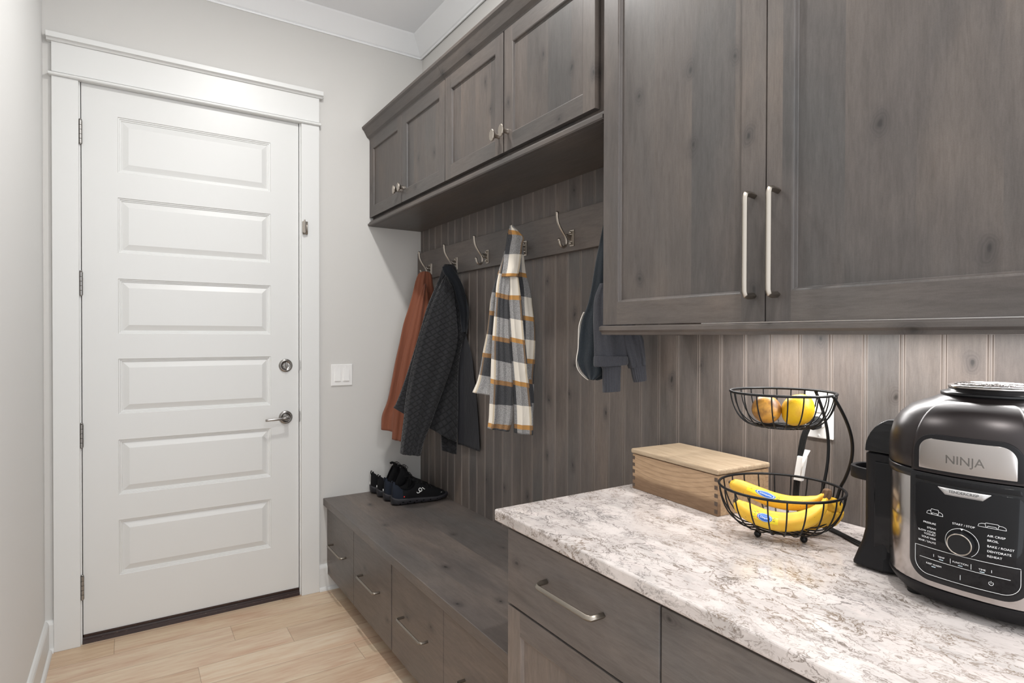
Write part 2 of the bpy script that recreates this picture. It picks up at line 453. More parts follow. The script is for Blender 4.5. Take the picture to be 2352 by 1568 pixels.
# crown around the ceiling
def crown(mb, a, b, out):
    ox, oy = out
    pr = [(0, 0), (.006, 0), (.008, .006), (.004, .010), (.012, .014), (.078, .090), (.082, .098), (0, .098)]
    mb.prism([(ox*d, oy*d, h) for d, h in pr], a, b)
o = MB(); crown(o, (XL, 0, 2.952), (XR, 0, 2.952), (0, -1)); struct(o.build('trim_4', M['crown']))
o = MB(); crown(o, (XR-.006, 0, 2.952), (XR-.006, YN, 2.952), (-1, 0)); struct(o.build('trim_5', M['crown']))
o = MB(); crown(o, (XL, 0, 2.952), (XL, YN, 2.952), (1, 0)); struct(o.build('trim_6', M['crown']))
def base_prof(ox, oy):
    return [(ox*d, oy*d, h) for d, h in [(0, 0), (.027, 0), (.026, .008), (.022, .015), (.015, .019), (.015, .118), (.012, .126), (.006, .134), (0, .136)]]
o = MB(); o.prism(base_prof(1, 0), (XL, 0, 0), (XL, YN, 0)); struct(o.build('baseboard_left', M['white']))
o = MB(); o.prism(base_prof(0, -1), (1.012, 0, 0), (XR, 0, 0)); o.prism(base_prof(0, -1), (XL, 0, 0), (-.101, 0, 0)); struct(o.build('baseboard_far', M['white']))
# threshold
a = N('worn_dark_threshold', .42, 0, .5); nz = a.noise(a.mapv(a.pos(), (.5, 3, 3)), 60, 4, .7)
a.set('Base Color', a.mix(a.ramp(nz, [(.62, 0.), (.68, 1.)]), (.030, .012, .009), (.20, .12, .09))); M['thr'] = a.m
o = MB(); o.prism([(0, -.006, 0), (0, -.004, .012), (0, .004, .018), (0, .006, .026), (0, .020, .030), (0, .04, .030), (0, .04, 0)], (-.003, 0, 0), (DW+.004, 0, 0))
struct(o.build('trim_7', M['thr']))

# ---- the door leaf
def rect(x0, x1, z0, z1, y): return [(x0, y, z0), (x1, y, z0), (x1, y, z1), (x0, y, z1)]
o = MB(); yf = .001; zb_ = .040
o.quad((0, .045, zb_), (DW, .045, zb_), (DW, .045, DH), (0, .045, DH))
o.quad((0, yf, zb_), (0, .045, zb_), (0, .045, DH), (0, yf, DH)); o.quad((DW, yf, zb_), (DW, .045, zb_), (DW, .045, DH), (DW, yf, DH))
o.quad((0, yf, DH), (DW, yf, DH), (DW, .045, DH), (0, .045, DH)); o.quad((0, yf, zb_), (DW, yf, zb_), (DW, .045, zb_), (0, .045, zb_))
PX0, PX1 = .131, .775
tops = [2.327, 1.968, 1.606, 1.247, .883, .522]; PH = .248
bounds = [DH] + [z for t in tops for z in (t, t-PH)] + [zb_]
o.quad((0, yf, zb_), (PX0, yf, zb_), (PX0, yf, DH), (0, yf, DH)); o.quad((PX1, yf, zb_), (DW, yf, zb_), (DW, yf, DH), (PX1, yf, DH))
for k in range(0, len(bounds), 2): o.quad((PX0, yf, bounds[k+1]), (PX1, yf, bounds[k+1]), (PX1, yf, bounds[k]), (PX0, yf, bounds[k]))
for t in tops:
    L = []
    for ins, dep in [(0, 0), (.002, .004), (.0065, .0045), (.008, .0085), (.013, .009), (.0145, .0125), (.017, .0125), (.041, .0035), (.043, .0035)]:
        L.append(rect(PX0+ins, PX1-ins, t-PH+ins, t-ins, yf+dep))
    o.rings(L)
door = struct(o.build('door_1', M['door'], fixn=False))
bm = bmesh.new(); bm.from_mesh(door.data); bmesh.ops.remove_doubles(bm, verts=bm.verts, dist=1e-5); bmesh.ops.recalc_face_normals(bm, faces=bm.faces); bm.to_mesh(door.data); bm.free()
o = MB(); o.box(.002, .004, .028, DW-.002, .04, .0395); o.box(.002, -.004, .034, DW-.002, .004, .0405); o.build('door_sweep', M['thr'], door)
for z in (2.234, 1.577, .914, .250):
    o = MB()
    for k in range(5): o.lathe([(.0064, 0), (.0072, .0006), (.0072, .0186), (.0064, .0192)], (-.003, -.006, z-.05+k*.020), 16, sm=False)
    o.lathe([(.004, 0), (.006, .002), (.0045, .006)], (-.003, -.006, z+.05), 12); o.lathe([(.0045, -.004), (.006, 0)], (-.003, -.006, z-.05), 12)
    o.box(-.0085, -.0005, z-.05, .003, .002, z+.05)
    o.build('hinge', M['pewter'], door)
ROS = [(.0335, 0), (.0335, .003), (.031, .006), (.029, .0065), (.0275, .009), (.024, .011), (.0235, .008), (.012, .009)]
o = MB(); o.lathe(ROS, (.846, 0, 1.199), 36, 'y'); dl = o.build('deadbolt', M['pewter'], door)
o = MB(); o.sphere((.846, -.017, 1.199), .001, 16, 12, (5.5, 10, 20)); o.sphere((.833, -.010, 1.197), .0032, 8, 6); o.sphere((.859, -.010, 1.197), .0032, 8, 6); o.build('thumb_turn', M['pewter'], dl)
o = MB(); o.lathe(ROS, (.846, 0, .933), 36, 'y'); o.lathe([(.013, .008), (.0115, .014), (.0115, .05), (.0095, .054)], (.846, 0, .933), 24, 'y')
lv = o.build('door_lever', M['pewter'], door)
o = MB(); o.tube(smooth_path([(.853, -.048, .933), (.838, -.050, .933), (.80, -.053, .932), (.755, -.051, .930), (.742, -.046, .929)], 6), [.0085]*8+[.0068]*8+[.006]*9, 12, flat=(.75, 1))
o.build('lever_arm', M['pewter'], lv)
for z in (1.199, .933):
    o = MB(); o.box(DW-.001, -.003, z-.027, DW+.006, .003, z+.027)
    o.grid(lambda u, v, z=z: (DW+.004+.006*math.sin(PI*v), -.0035-.0028*math.sin(PI*v)*(1-u), z-.026+.052*v), 2, 12)
    o.build('strike_plate', M['dark' if 0 else 'pewter'], door)

# latch on the right casing
la = thing('door_latch', 'small nickel swing latch screwed to the right casing of the white door', 'latch', (.937, -.02, 1.91))
o = MB(); o.box(.926, -.023, 1.876, .951, -.020, 1.944); o.build('latch_plate', M['nickel'], la, bevel=.0008)
o = MB(); o.box(.923, -.040, 1.882, .941, -.024, 1.942); o.box(.929, -.044, 1.88, .936, -.038, 1.95); o.build('latch_bar', M['nickel'], la, bevel=.002)
o = MB(); o.lathe([(.0045, 0), (.0045, .064)], (.946, -.03, 1.878), 12); o.build('latch_barrel', M['nickel'], la)

# light switch
sw = thing('light_switch', 'white double rocker light switch on the grey wall between door and coats', 'light switch', (1.135, 0, 1.14))
o = MB(); o.box(1.077, -.006, 1.083, 1.193, 0, 1.199); o.build('switch_plate', M['plastic'], sw, bevel=.003)
for x in (1.112, 1.158):
    o = MB(); o.box(x-.0175, -.0066, 1.107, x+.0175, -.005, 1.175); o.prism([(0, -.006, 0), (0, -.0115, 0), (0, -.0065, .064), (0, -.006, .064)], (x-.0155, 0, 1.109), (x+.0155, 0, 1.109))
    o.build('rocker', M['plastic'], sw, bevel=.0006)
for x in (1.112, 1.158):
    for z in (1.093, 1.189): o = MB(); o.lathe([(.0028, .005), (.0028, .0068)], (x, 0, z), 10, 'y'); o.build('screw', M['plastic'], sw)

# ------------------------------------------------------------------ beadboard wall covering
P_ = .0788; y0g = -2.478
o = MB(); n0 = 0; prof = []
ys = []
k0 = int((0-y0g)/P_); y = y0g+P_*(k0+1)
prof.append((0., XP))
g = y0g+P_*k0
while g > YN:
    prof += [(g+.0052, XP), (g+.0040, XP+.0030), (g+.0028, XP+.0004), (g, XP-.0006), (g-.0028, XP+.0004), (g-.0040, XP+.0030), (g-.0052, XP)]
    g -= P_
prof.append((YN, XP))
Z0, Z1 = .46, 1.985
for z in (Z0, Z1):
    for y, x in prof: o.v.append((x, y, z))
k = len(prof)
for i in range(k-1): o.face((i, i+1, k+i+1, k+i))
n = len(o.v); o.v += [(XR+.001, 0, Z0), (XR+.001, YN, Z0), (XR+.001, YN, Z1), (XR+.001, 0, Z1)]
o.face((0, k, n+3, n)); o.face((k-1, 2*k-1, n+2, n+1)); o.face((n, n+1, n+2, n+3))
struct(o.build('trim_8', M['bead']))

# ------------------------------------------------------------------ cabinets
def shaker(o, x, y0, y1, z0, z1, st=.056, rl=.058, th=.020, rec=.009, ch=.006, mv=0, mh=1):
    """shaker front facing -x at x, spanning y1<y0"""
    f = lambda yy, zz, xx: (xx, yy, zz)
    a, b, c, d = y0, y0-st, y1+st, y1
    o.quad(f(a, z0, x), f(b, z0, x), f(b, z1, x), f(a, z1, x), mv); o.quad(f(c, z0, x), f(d, z0, x), f(d, z1, x), f(c, z1, x), mv)
    o.quad(f(b, z0, x), f(c, z0, x), f(c, z0+rl, x), f(b, z0+rl, x), mh); o.quad(f(b, z1-rl, x), f(c, z1-rl, x), f(c, z1, x), f(b, z1, x), mh)
    L = [[f(b-i, z0+rl+i, xx), f(c+i, z0+rl+i, xx), f(c+i, z1-rl-i, xx), f(b-i, z1-rl-i, xx)] for i, xx in ((0, x), (ch*.55, x+.0015), (ch, x+rec))]
    o.rings(L, mis=[mv, mv, mv])
    o.quad(f(a, z0, x), f(a, z0, x+th), f(a, z1, x+th), f(a, z1, x), mv); o.quad(f(d, z0, x), f(d, z0, x+th), f(d, z1, x+th), f(d, z1, x), mv)
    o.quad(f(a, z0, x), f(d, z0, x), f(d, z0, x+th), f(a, z0, x+th), mh); o.quad(f(a, z1, x), f(d, z1, x), f(d, z1, x+th), f(a, z1, x+th), mh)
    o.quad(f(a, z0, x+th), f(d, z0, x+th), f(d, z1, x+th), f(a, z1, x+th), mv)
    return o
def weld(ob):
    bm = bmesh.new(); bm.from_mesh(ob.data); bmesh.ops.remove_doubles(bm, verts=bm.verts, dist=1e-5); bmesh.ops.recalc_face_normals(bm, faces=bm.faces); bm.to_mesh(ob.data); bm.free(); return ob
def child(mb, name, mats, parent, **k):
    """child of a mesh part that sits at identity relative to its own root"""
    ob = mb.build(name, mats, parent, local=True, **k)
    ob.matrix_parent_inverse = Matrix.Identity(4)
    return ob
def knob(par, x, y, z):
    o = MB(); o.lathe([(.0065, 0), (.0055, .006), (.0058, .012), (.009, .017), (.0145, .020), (.0160, .0215), (.0160, .0245), (.0145, .0262)], (x, y, z), 8, 'x', sm=False)
    return child(o, 'knob', M['nickel'], par)
def pull_h(par, x, yc, z, L, r=.0055, proj=.034):
    """horizontal bow pull on a front facing -x"""
    h = L/2
    P = [(x, yc+h, z), (x-proj*.6, yc+h, z), (x-proj, yc+h-.012, z), (x-proj, yc+h-.03, z), (x-proj, yc, z), (x-proj, yc-h+.03, z), (x-proj, yc-h+.012, z), (x-proj*.6, yc-h, z), (x, yc-h, z)]
    o = MB(); o.tube(smooth_path(P, 5), r, 4, flat=(1, 1.1)); o.box(x-.003, yc+h-.009, z-.009, x, yc+h+.009, z+.009); o.box(x-.003, yc-h-.009, z-.009, x, yc-h+.009, z+.009)
    return child(o, 'drawer_pull', M['nickel'], par, bevel=.0008)

CP = [(0, 0), (-.004, 0), (-.006, .006), (-.012, .010), (-.020, .016), (-.028, .030), (-.040, .052), (-.050, .062), (-.052, .072), (-.050, .076), (0, .076)]
CP = [(a*.90, b*.885) for a, b in CP]
def cab_crown(t, y0, y1, x=1.293):
    o = MB(); o.prism([(a, 0, b) for a, b in CP], (x, y0, 2.431), (x, y1, 2.431)); o.box(x-.001, y0, 2.462, XP, y1, 2.498)
    o.build('crown_moulding', M['wy'], t)
XF = 1.289; LZ0, LZ1 = 2.003, 2.431; LEND = -1.932
def locker(y0, y1, doors, knobs, lab):
    t = thing('wall_cabinet', lab, 'cabinet', (1.45, (y0+y1)/2, 1.985), group='locker cabinets over the coat hooks')
    o = MB(); o.box(XF+.022, y0, 1.990, XP, y1, 2.46); o.build('cabinet_body', M['wv'], t)
    for (a, b), ky in zip(doors, knobs):
        o = MB(); shaker(o, XF, a, b, LZ0, LZ1, .052, .056); d = weld(o.build('door', [M['wv'], M['wy']], t, bevel=.0012))
        d['label'] = 'recessed-panel door'
        knob2 = MB(); knob2.lathe([(.0068, 0), (.0058, .007), (.0060, .014), (.009, .021), (.0145, .0255), (.0162, .0275), (.0162, .0305), (.0150, .0322)], (XF, ky, 2.068), 10, 'x', sx=.95, sy=1.36, sm=False)
        kk = knob2.build('knob', M['nickel'], d, local=True)
    cab_crown(t, y0+(.001 if y0 < -.1 else 0), y1)
    return t
locker(-.001, -.933, [(-.004, -.461), (-.465, -.931)], [-.432, -.492], 'far pair of grey wooden cabinet doors with small knobs, next to the grey wall')
locker(-.935, LEND, [(-.937, -1.3945), (-1.4025, -1.888)], [-1.367, -1.428], 'second pair of grey wooden cabinet doors with knobs, beside the tall cabinet')
# bottom shelf board with a moulded nose
o = MB(); o.box(1.300, -.001, 1.957, XP-.001, LEND, 1.989)
o.prism([(0, 0, 0), (-.016, 0, 0), (-.020, 0, .004), (-.020, 0, .012), (-.012, 0, .016), (-.012, 0, .020), (-.006, 0, .027), (0, 0, .031)], (1.300, -.001, 1.958), (1.300, LEND, 1.958))
tag(o.build('cabinet_shelf', M['wdark']), 'long dark wooden board closing the locker cabinets from below above the hooks', 'shelf board')
# tall cabinets over the counter
NX = 1.272; NZ0, NZ1 = 1.384, 2.428
def vpull(par, x, y, z0, z1):
    p = .033
    P = [(x, z0+.006), (x-.020, z0+.004), (x-p+.003, z0+.006), (x-p, z0+.014), (x-p, z0+.03), (x-p, (z0+z1)/2), (x-p, z1-.03), (x-p, z1-.014), (x-p+.003, z1-.006), (x-.020, z1-.004), (x, z1-.006)]
    o = MB(); o.tube([(a, y, b) for a, b in P], .0066, 4, flat=(1.1, 1.1)); 
    return o.build('handle', M['pullm'], par, local=True, bevel=.0015)
def tall(y0, y1, mid, lab, first):
    t = thing('wall_cabinet', lab, 'cabinet', (1.44, (y0+y1)/2, 1.36), group='tall cabinets over the counter')
    o = MB(); o.box(NX+.022, y0, NZ0+.006, XP-.001, y1, 2.46); o.build('cabinet_body', M['wv'], t)
    for k, (a, b) in enumerate(((y0-.002, mid+.0015), (mid-.0015, y1+.002))):
        o = MB(); shaker(o, NX, a, b, NZ0, NZ1, .055, .059, rec=.010, ch=.007); d = weld(o.build('door', [M['wv'], M['wy']], t, bevel=.0012))
        vpull(d, NX, (b+.0245 if k == 0 else a-.0265), 1.432, 1.652)
    o = MB(); yy = y0+.008 if first else y0
    o.prism([(0, 0, 0), (-.002, 0, -.004), (-.004, 0, .003), (-.012, 0, .008), (-.012, 0, .018), (-.004, 0, .021), (.02, 0, .021), (.02, 0, -.004)], (NX+.006, yy, 1.3605), (NX+.006, y1, 1.3605))
    if first: o.prism([(0, 0, 0), (0, .002, -.004), (0, -.018, -.004), (0, -.018, .021), (0, .004, .021), (0, .006, .010)], (NX+.02, yy-.006, 1.3605), (XP-.002, yy-.006, 1.3605))
    o.build('light_rail', M['wy'], t, bevel=.0008)
    cab_crown(t, y0+.01, y1, NX+.004)
    return t
tall(-1.944, -2.944, -2.4415, 'tall grey wooden wall cabinet with two long nickel handles above the stone counter', True)

# under-cabinet strip light fitting (housing; the light itself is the area lamp just below it)
us = thing('under_cabinet_light', 'slim strip light fixed beneath the tall cabinet, lighting the counter', 'light', (1.47, -2.66, 1.376))
o = MB(); o.box(1.455, -2.13, 1.371, 1.485, -3.19, 1.3895); o.build('light_housing', M['plastic'], us)
for x, y in DOWN:
    t = thing('recessed_light', 'round white recessed ceiling light over the %s of the passage' % ('far end' if y > -2 else 'near end'), 'ceiling light', (x, y, CEIL-.004), group='recessed ceiling lights')
    o = MB(); o.lathe([(.066, 0), (.085, -.002), (.085, .004), (.066, .004)], (x, y, CEIL-.005), 32); o.build('light_trim', M['white'], t)

# ------------------------------------------------------------------ bench
o = MB(); o.box(1.0355, -.002, .4515, XP, -1.925, .488)
tag(o.build('bench_top', M['wtop'], bevel=.002), 'dark grey stained wooden bench top with the black shoes standing on it', 'bench')
BX = 1.0555
def bench_unit(y0, y1, mid, lab, hid=False):
    t = thing('drawer_cabinet', lab, 'cabinet', (1.32, (y0+y1)/2, 0), group='drawer cabinets under the bench')
    o = MB(); o.box(BX+.021, y0, .086, XP, y1, .451); o.box(BX+.075, y0, 0, XP, y1, .086); o.build('cabinet_body', M['wf'], t)
    for k, (a, b) in enumerate(((y0-.001, mid+.0015), (mid-.0015, y1+.002))):
        o = MB(); o.box(BX, a, .085, BX+.019, b, .4375); d = o.build('drawer_front', M['wf'], t, bevel=.0015)
        yc = (a+b)/2; h = .108; P = [(BX, yc+h, .272), (BX-.026, yc+h, .272), (BX-.031, yc+h-.008, .272), (BX-.031, yc, .272), (BX-.031, yc-h+.008, .272), (BX-.026, yc-h, .272), (BX, yc-h, .272)]
        o = MB(); o.tube(P, .0056, 4, flat=(1.05, 1.05)); o.build('drawer_pull', M['pullm'], d, local=True, bevel=.0012)
    return t
bench_unit(-.004, -.928, -.452, 'far grey drawer cabinet under the bench, with two bar pulls, by the door')
bench_unit(-.934, -1.918, -1.399, 'second grey drawer cabinet under the bench, next to the counter cabinet')

# ------------------------------------------------------------------ counter base cabinets
KX = .975
def base_unit(y0, y1, lab, first=False, group='base cabinets under the stone counter'):
    t = thing('base_cabinet', lab, 'cabinet', (1.28, (y0+y1)/2, 0), group=group)
    o = MB(); o.box(KX+.021, y0, .10, XP, y1, .8835); o.box(KX+.08, y0, 0, XP, y1, .10); o.build('cabinet_body', M['wbasev'], t)
    a, b = y0-.001, y1+.0015
    o = MB(); o.box(KX, a, .682, KX+.020, b, .868); d = o.build('drawer_front', M['wbase'], t, bevel=.0015)
    yc = (a+b)/2-.008; h = .0965; z = .789
    P = [(KX, z+.002, yc+h), (KX-.020, z+.002, yc+h), (KX-.030, z, yc+h-.004), (KX-.034, z, yc+h-.014), (KX-.034, z, yc), (KX-.034, z, yc-h+.014), (KX-.030, z, yc-h+.004), (KX-.020, z+.002, yc-h), (KX, z+.002, yc-h)]
    o = MB(); o.tube([(p[0], p[2], p[1]) for p in P], .0066, 4, flat=(1.1, 1.1)); o.build('drawer_pull', M['pullm'], d, local=True, bevel=.0015)
    o = MB(); shaker(o, KX, a, b, .105, .677, .055, .060); weld(o.build('door', [M['wbasev'], M['wbase']], t, bevel=.0012))
    return t
base_unit(-1.926, -2.436, 'grey base cabinet with drawer and bar pull at the open end of the counter', True)
base_unit(-2.438, -2.96, 'grey base cabinet under the counter, second from the bench')
base_unit(-2.962, -3.45, 'grey base cabinet under the counter farthest from the bench')
o = MB(); o.box(.9515, -1.898, .884, XP-.0005, -3.45, .914)
tag(o.build('countertop', M['quartz'], bevel=.0045, seg=3), 'pale stone countertop with brown and grey veins carrying box, basket and cooker', 'countertop')

# ------------------------------------------------------------------ coat rack
rack = thing('coat_rack', 'long grey wooden rail with a row of nickel double hooks on the panelled wall', 'coat rack', (1.586, -.95, 1.75))
o = MB(); o.box(1.576, -.003, 1.674, XP, -1.93, 1.828); o.build('rail_board', M['rail'], rack, bevel=.0015)
for y in (-.19, -.495, -.805, -1.118, -1.432, -1.745):
    z = 1.722; X0 = 1.576
    o = MB(); o.box(X0-.004, y+.0125, z-.031, X0, y-.0125, z+.031); o.box(X0-.0075, y+.009, z-.026, X0-.004, y-.009, z+.026)
    hk = o.build('coat_hook', M['nickel'], rack, bevel=.001)
    o = MB()
    o.lathe([(.0035, 0), (.0055, .002), (.0055, .006), (.003, .009)], (X0-.006, y, z+.020), 12, 'x'); o.lathe([(.0035, 0), (.0055, .002), (.0055, .006), (.003, .009)], (X0-.006, y, z-.020), 12, 'x')
    o.tube(smooth_path([(X0-.005, y, z), (X0-.018, y, z+.002), (X0-.030, y, z+.008)], 4), [.011]*3+[.009]*3+[.0065]*3, 10, flat=(.55, 1.1))
    o.tube(smooth_path([(1.503, y, z+.087), (1.5035, y, z+.070), (1.509, y, z+.048), (1.524, y, z+.024), (1.541, y, z+.002), (1.547, y, z-.018), (1.541, y, z-.034), (1.529, y, z-.038), (1.518, y, z-.029), (1.513, y, z-.012)], 6), .0052, 10, flat=(1.15, .85))
    o.sphere((1.503, y, z+.087), .0062, 10, 8); o.sphere((1.513, y, z-.012), .0062, 10, 8)
    o.build('hook_prongs', M['nickel'], hk, local=True)

# ------------------------------------------------------------------ hanging clothes
def cloth(name, col, col2, rough=.9, sheen=.15, scale=900):
    a = N(name, rough, 0, .15); uv = a.n('ShaderNodeTexCoord').outputs['UV']
    nz = a.noise(a.obj(), scale, 2, .7); n2 = a.noise(a.obj(), 14, 3, .5)
    a.set('Base Color', a.mix(nz, col, col2)); a.set('Sheen Weight', sheen); a.set('Sheen Roughness', .5)
    return a, uv, nz, n2
a, uv, nz, n2 = cloth('terracotta_fleece', (.185, .064, .036), (.245, .090, .053)); a.bump(a.math('ADD', a.math('MULTIPLY', nz.outputs[0], .05), a.noise(a.mapv(a.obj(), (1, 1, .28)), 26, 3, .5, .8).outputs[0]), .5, .012); M['terra'] = a.m
a, uv, nz, n2 = cloth('charcoal_shell', (.022, .022, .026), (.03, .03, .035), .65, .1); 
a.bump(a.noise(a.mapv(a.obj(), (1, 1, .35)), 55, 3, .6, .6), .35, .006); M['shell'] = a.m
a, uv, nz, n2 = cloth('navy_marl_fleece', (.011, .015, .019), (.038, .045, .053), .95, .15, 420); a.bump(a.math('ADD', a.math('MULTIPLY', nz.outputs[0], .12), a.noise(a.mapv(a.obj(), (1, 1, .5)), 22, 3, .5, .8).outputs[0]), .5, .011); M['navy'] = a.m
a, uv, nz, n2 = cloth('slate_marl_fleece', (.028, .029, .035), (.078, .080, .092), .95, .15, 420); a.bump(a.math('ADD', a.math('MULTIPLY', nz.outputs[0], .12), a.noise(a.mapv(a.obj(), (1, 1, .5)), 22, 3, .5, .8).outputs[0]), .5, .011); M['slate'] = a.m
a, uv, nz, n2 = cloth('dark_navy_lining', (.014, .016, .020), (.022, .025, .030), .95, .2); M['lining'] = a.m
a, uv, nz, n2 = cloth('black_quilted_knit', (.009, .009, .010), (.032, .032, .034), .9, .25, 700)
ux, uy, _ = a.sep(uv)
def tri(x): return a.math('ABSOLUTE', a.math('SUBTRACT', a.math('FRACT', x), .5))
p1 = a.math('ADD', a.math('DIVIDE', ux, .040), a.math('DIVIDE', uy, .030)); p2 = a.math('SUBTRACT', a.math('DIVIDE', ux, .040), a.math('DIVIDE', uy, .030))
d = a.math('MINIMUM', tri(p1), tri(p2))
h = a.ramp(d, [(0., 0.), (.06, .42), (.16, .82), (.34, 1.)], 'EASE')
a.set('Base Color', a.mix(h, (.009, .009, .010), a.mix(nz, (.010, .010, .0115), (.036, .036, .039))))
hh = a.math('ADD', a.math('MULTIPLY', h, .55), a.math('ADD', a.math('MULTIPLY', nz.outputs[0], .08), a.math('MULTIPLY', a.noise(a.mapv(a.obj(), (1, 1, .5)), 20, 3, .5, .8).outputs[0], 1.6)))
a.bump(hh, .6, .007); M['quilt'] = a.m
# plaid wool
a = N('plaid_wool', .95, 0, .1); uv = a.n('ShaderNodeTexCoord').outputs['UV']; ux, uy, _ = a.sep(uv)
PV = .172; PU = .150
fv = a.math('FRACT', a.math('DIVIDE', uy, PV)); fu = a.math('FRACT', a.math('DIVIDE', ux, PU))
# horizontal bands: ochre, light, dark
tv = a.ramp(fv, [(0., 1.), (.105, 0.)], 'CONSTANT'); lv_ = a.ramp(fv, [(0., 0.), (.105, 1.), (.55, 0.)], 'CONSTANT')
lu_ = a.ramp(fu, [(0., 1.), (.36, 0.), (.52, 0.), (.80, 0.)], 'CONSTANT'); tu = a.ramp(fu, [(0., 0.), (.36, .8), (.42, 0.)], 'CONSTANT')
wool = a.noise(a.obj(), 750, 2, .75)
sp = a.ramp(wool, [(.42, 0.), (.58, 1.)])
cream, lgrey, dark_, och, brn, bge = (.76, .70, .61), (.30, .29, .29), (.055, .055, .058), (.50, .26, .085), (.21, .14, .085), (.60, .50, .36)
heather = a.mix(sp, (.13, .125, .125), (.44, .43, .42))
darkh = a.mix(sp, (.035, .036, .04), (.085, .085, .088))
colA = a.mix(lu_, heather, cream); colB = a.mix(lu_, darkh, heather)
base = a.mix(lv_, colB, colA)
base = a.mix(tu, base, a.mix(lv_, brn, bge))
base = a.mix(tv, base, a.mix(lu_, a.mix(sp, (.16, .09, .045), (.36, .20, .09)), och))
a.set('Base Color', base); a.set('Sheen Weight', .1); a.bump(a.math('ADD', a.math('MULTIPLY', wool.outputs[0], .08), a.noise(a.mapv(a.obj(), (1, 1, .35)), 22, 3, .5, .8).outputs[0]), .45, .011); M['plaid'] = a.m

def persp_frame(P0):
    n = Vector((P0[0]-CAM.x, P0[1]-CAM.y, 0)).normalized()
    return n
def loft(name, rows, P0, fwd, thick, folds, mat, parent, nv=60, nu=72, back=.35, us=1.0, xmax=1.582, local=False, edge=0., fold_top=.15, endround=True, scale=2.6129, ox=840, oy=460, u0=0., v0=0., power=.62):
    """cloth volume through silhouette rows (left point, right point) on the upright plane through P0 that faces the passage"""
    n = persp_frame(P0); P = Vector(P0)-n*fwd
    pts = []
    for lx, ly, rx, ry in rows:
        q = []
        for cx, cy in ((lx, ly), (rx, ry)):
            r = _ray(ox+cx/scale, oy+cy/scale); t = (P-CAM).dot(n)/r.dot(n); q.append(CAM+r*t)
        pts.append(q)
    k = max(2, int(nv/(len(rows)-1)))
    A = smooth_path([p[0] for p in pts], k); B = smooth_path([p[1] for p in pts], k); m_ = len(A)
    W0 = max((a-b).length for a, b in zip(A, B))
    acc = [0.]
    for i in range(1, m_): acc.append(acc[-1]+((A[i]+B[i])*.5-(A[i-1]+B[i-1])*.5).length)
    def fn(u, v):
        i = min(int(round(v*(m_-1))), m_-1); a_, b_ = A[i], B[i]; th = 2*PI*u
        c, s_ = math.cos(th), math.sin(th)
        tk = thick if not isinstance(thick, (list, tuple)) else thick[0]+(thick[1]-thick[0])*v
        fa = fold_top+(1-fold_top)*min(1, v*1.6)
        dd = 0
        for am, fr, ph, dr in folds:
            x = fr*(c+dr*v*.3)+ph+.5*math.sin(5*v+ph); w_ = math.sin(x); dd += 1.35*am*(.9-1.8*abs(math.sin(x*.5))**.8 if am > .0045 else w_)
        env = abs(s_)**.5
        off = (abs(s_)**power)*tk*(1 if s_ > 0 else -back)
        off += dd*fa*env*(1 if s_ > 0 else .4)
        p = (a_+b_)*.5+(b_-a_)*.5*c*(1+edge*math.sin(9*v+2*c))-n*off
        if p.x > xmax: p = p-n*((p.x-xmax)/max(n.x, .2))*.98
        if p.y > -.008: p.y = -.008
        return p
    o = MB()
    def uvf(u, v):
        i = min(int(round(v*(m_-1))), m_-1); wi = (A[i]-B[i]).length
        c = math.cos(2*PI*u)
        return (u0+c*.5*(W0*.6+wi*.4)*us+(.0 if u < .5 else .37), v0-acc[i])
    o.grid(fn, nu, m_, closed_u=True, capends=True, uvfn=uvf)
    ob = o.build(name, mat, parent, local=local)
    return ob

# terracotta jacket on the first hook
PT = (1.475, -.20, 1.4)
t = thing('jacket', 'terracotta brown fleece jacket hanging on the hook nearest the corner', 'jacket', (1.5, -.19, 1.05), group='clothes on the coat hooks')
loft('jacket_body', [(338, 428, 372, 428), (318, 440, 396, 446), (300, 480, 404, 500), (283, 550, 415, 570), (258, 640, 425, 660), (226, 740, 430, 760), (203, 850, 430, 860), (178, 960, 420, 980), (155, 1080, 400, 1100), (130, 1200, 380, 1220), (97, 1290, 360, 1300), (92, 1372, 340, 1400)],
     PT, 0, (.020, .055), [(.010, 7, .4, .6), (.006, 13, 1.3, -.5), (.004, 4, 2, 0)], M['terra'], t)
loft('sleeve', [(352, 500, 362, 500), (322, 570, 376, 572), (296, 650, 380, 655), (268, 760, 370, 780), (235, 880, 350, 900), (205, 1020, 330, 1040), (180, 1160, 310, 1180), (165, 1300, 290, 1310), (157, 1432, 262, 1446)],
     PT, .050, (.006, .030), [(.007, 5, .2, .4), (.004, 9, 1, 0)], M['terra'], t, fold_top=.5)
o = MB(); o.sphere((0, 0, 0), .010, 10, 8, (.7, .7, 1)); 
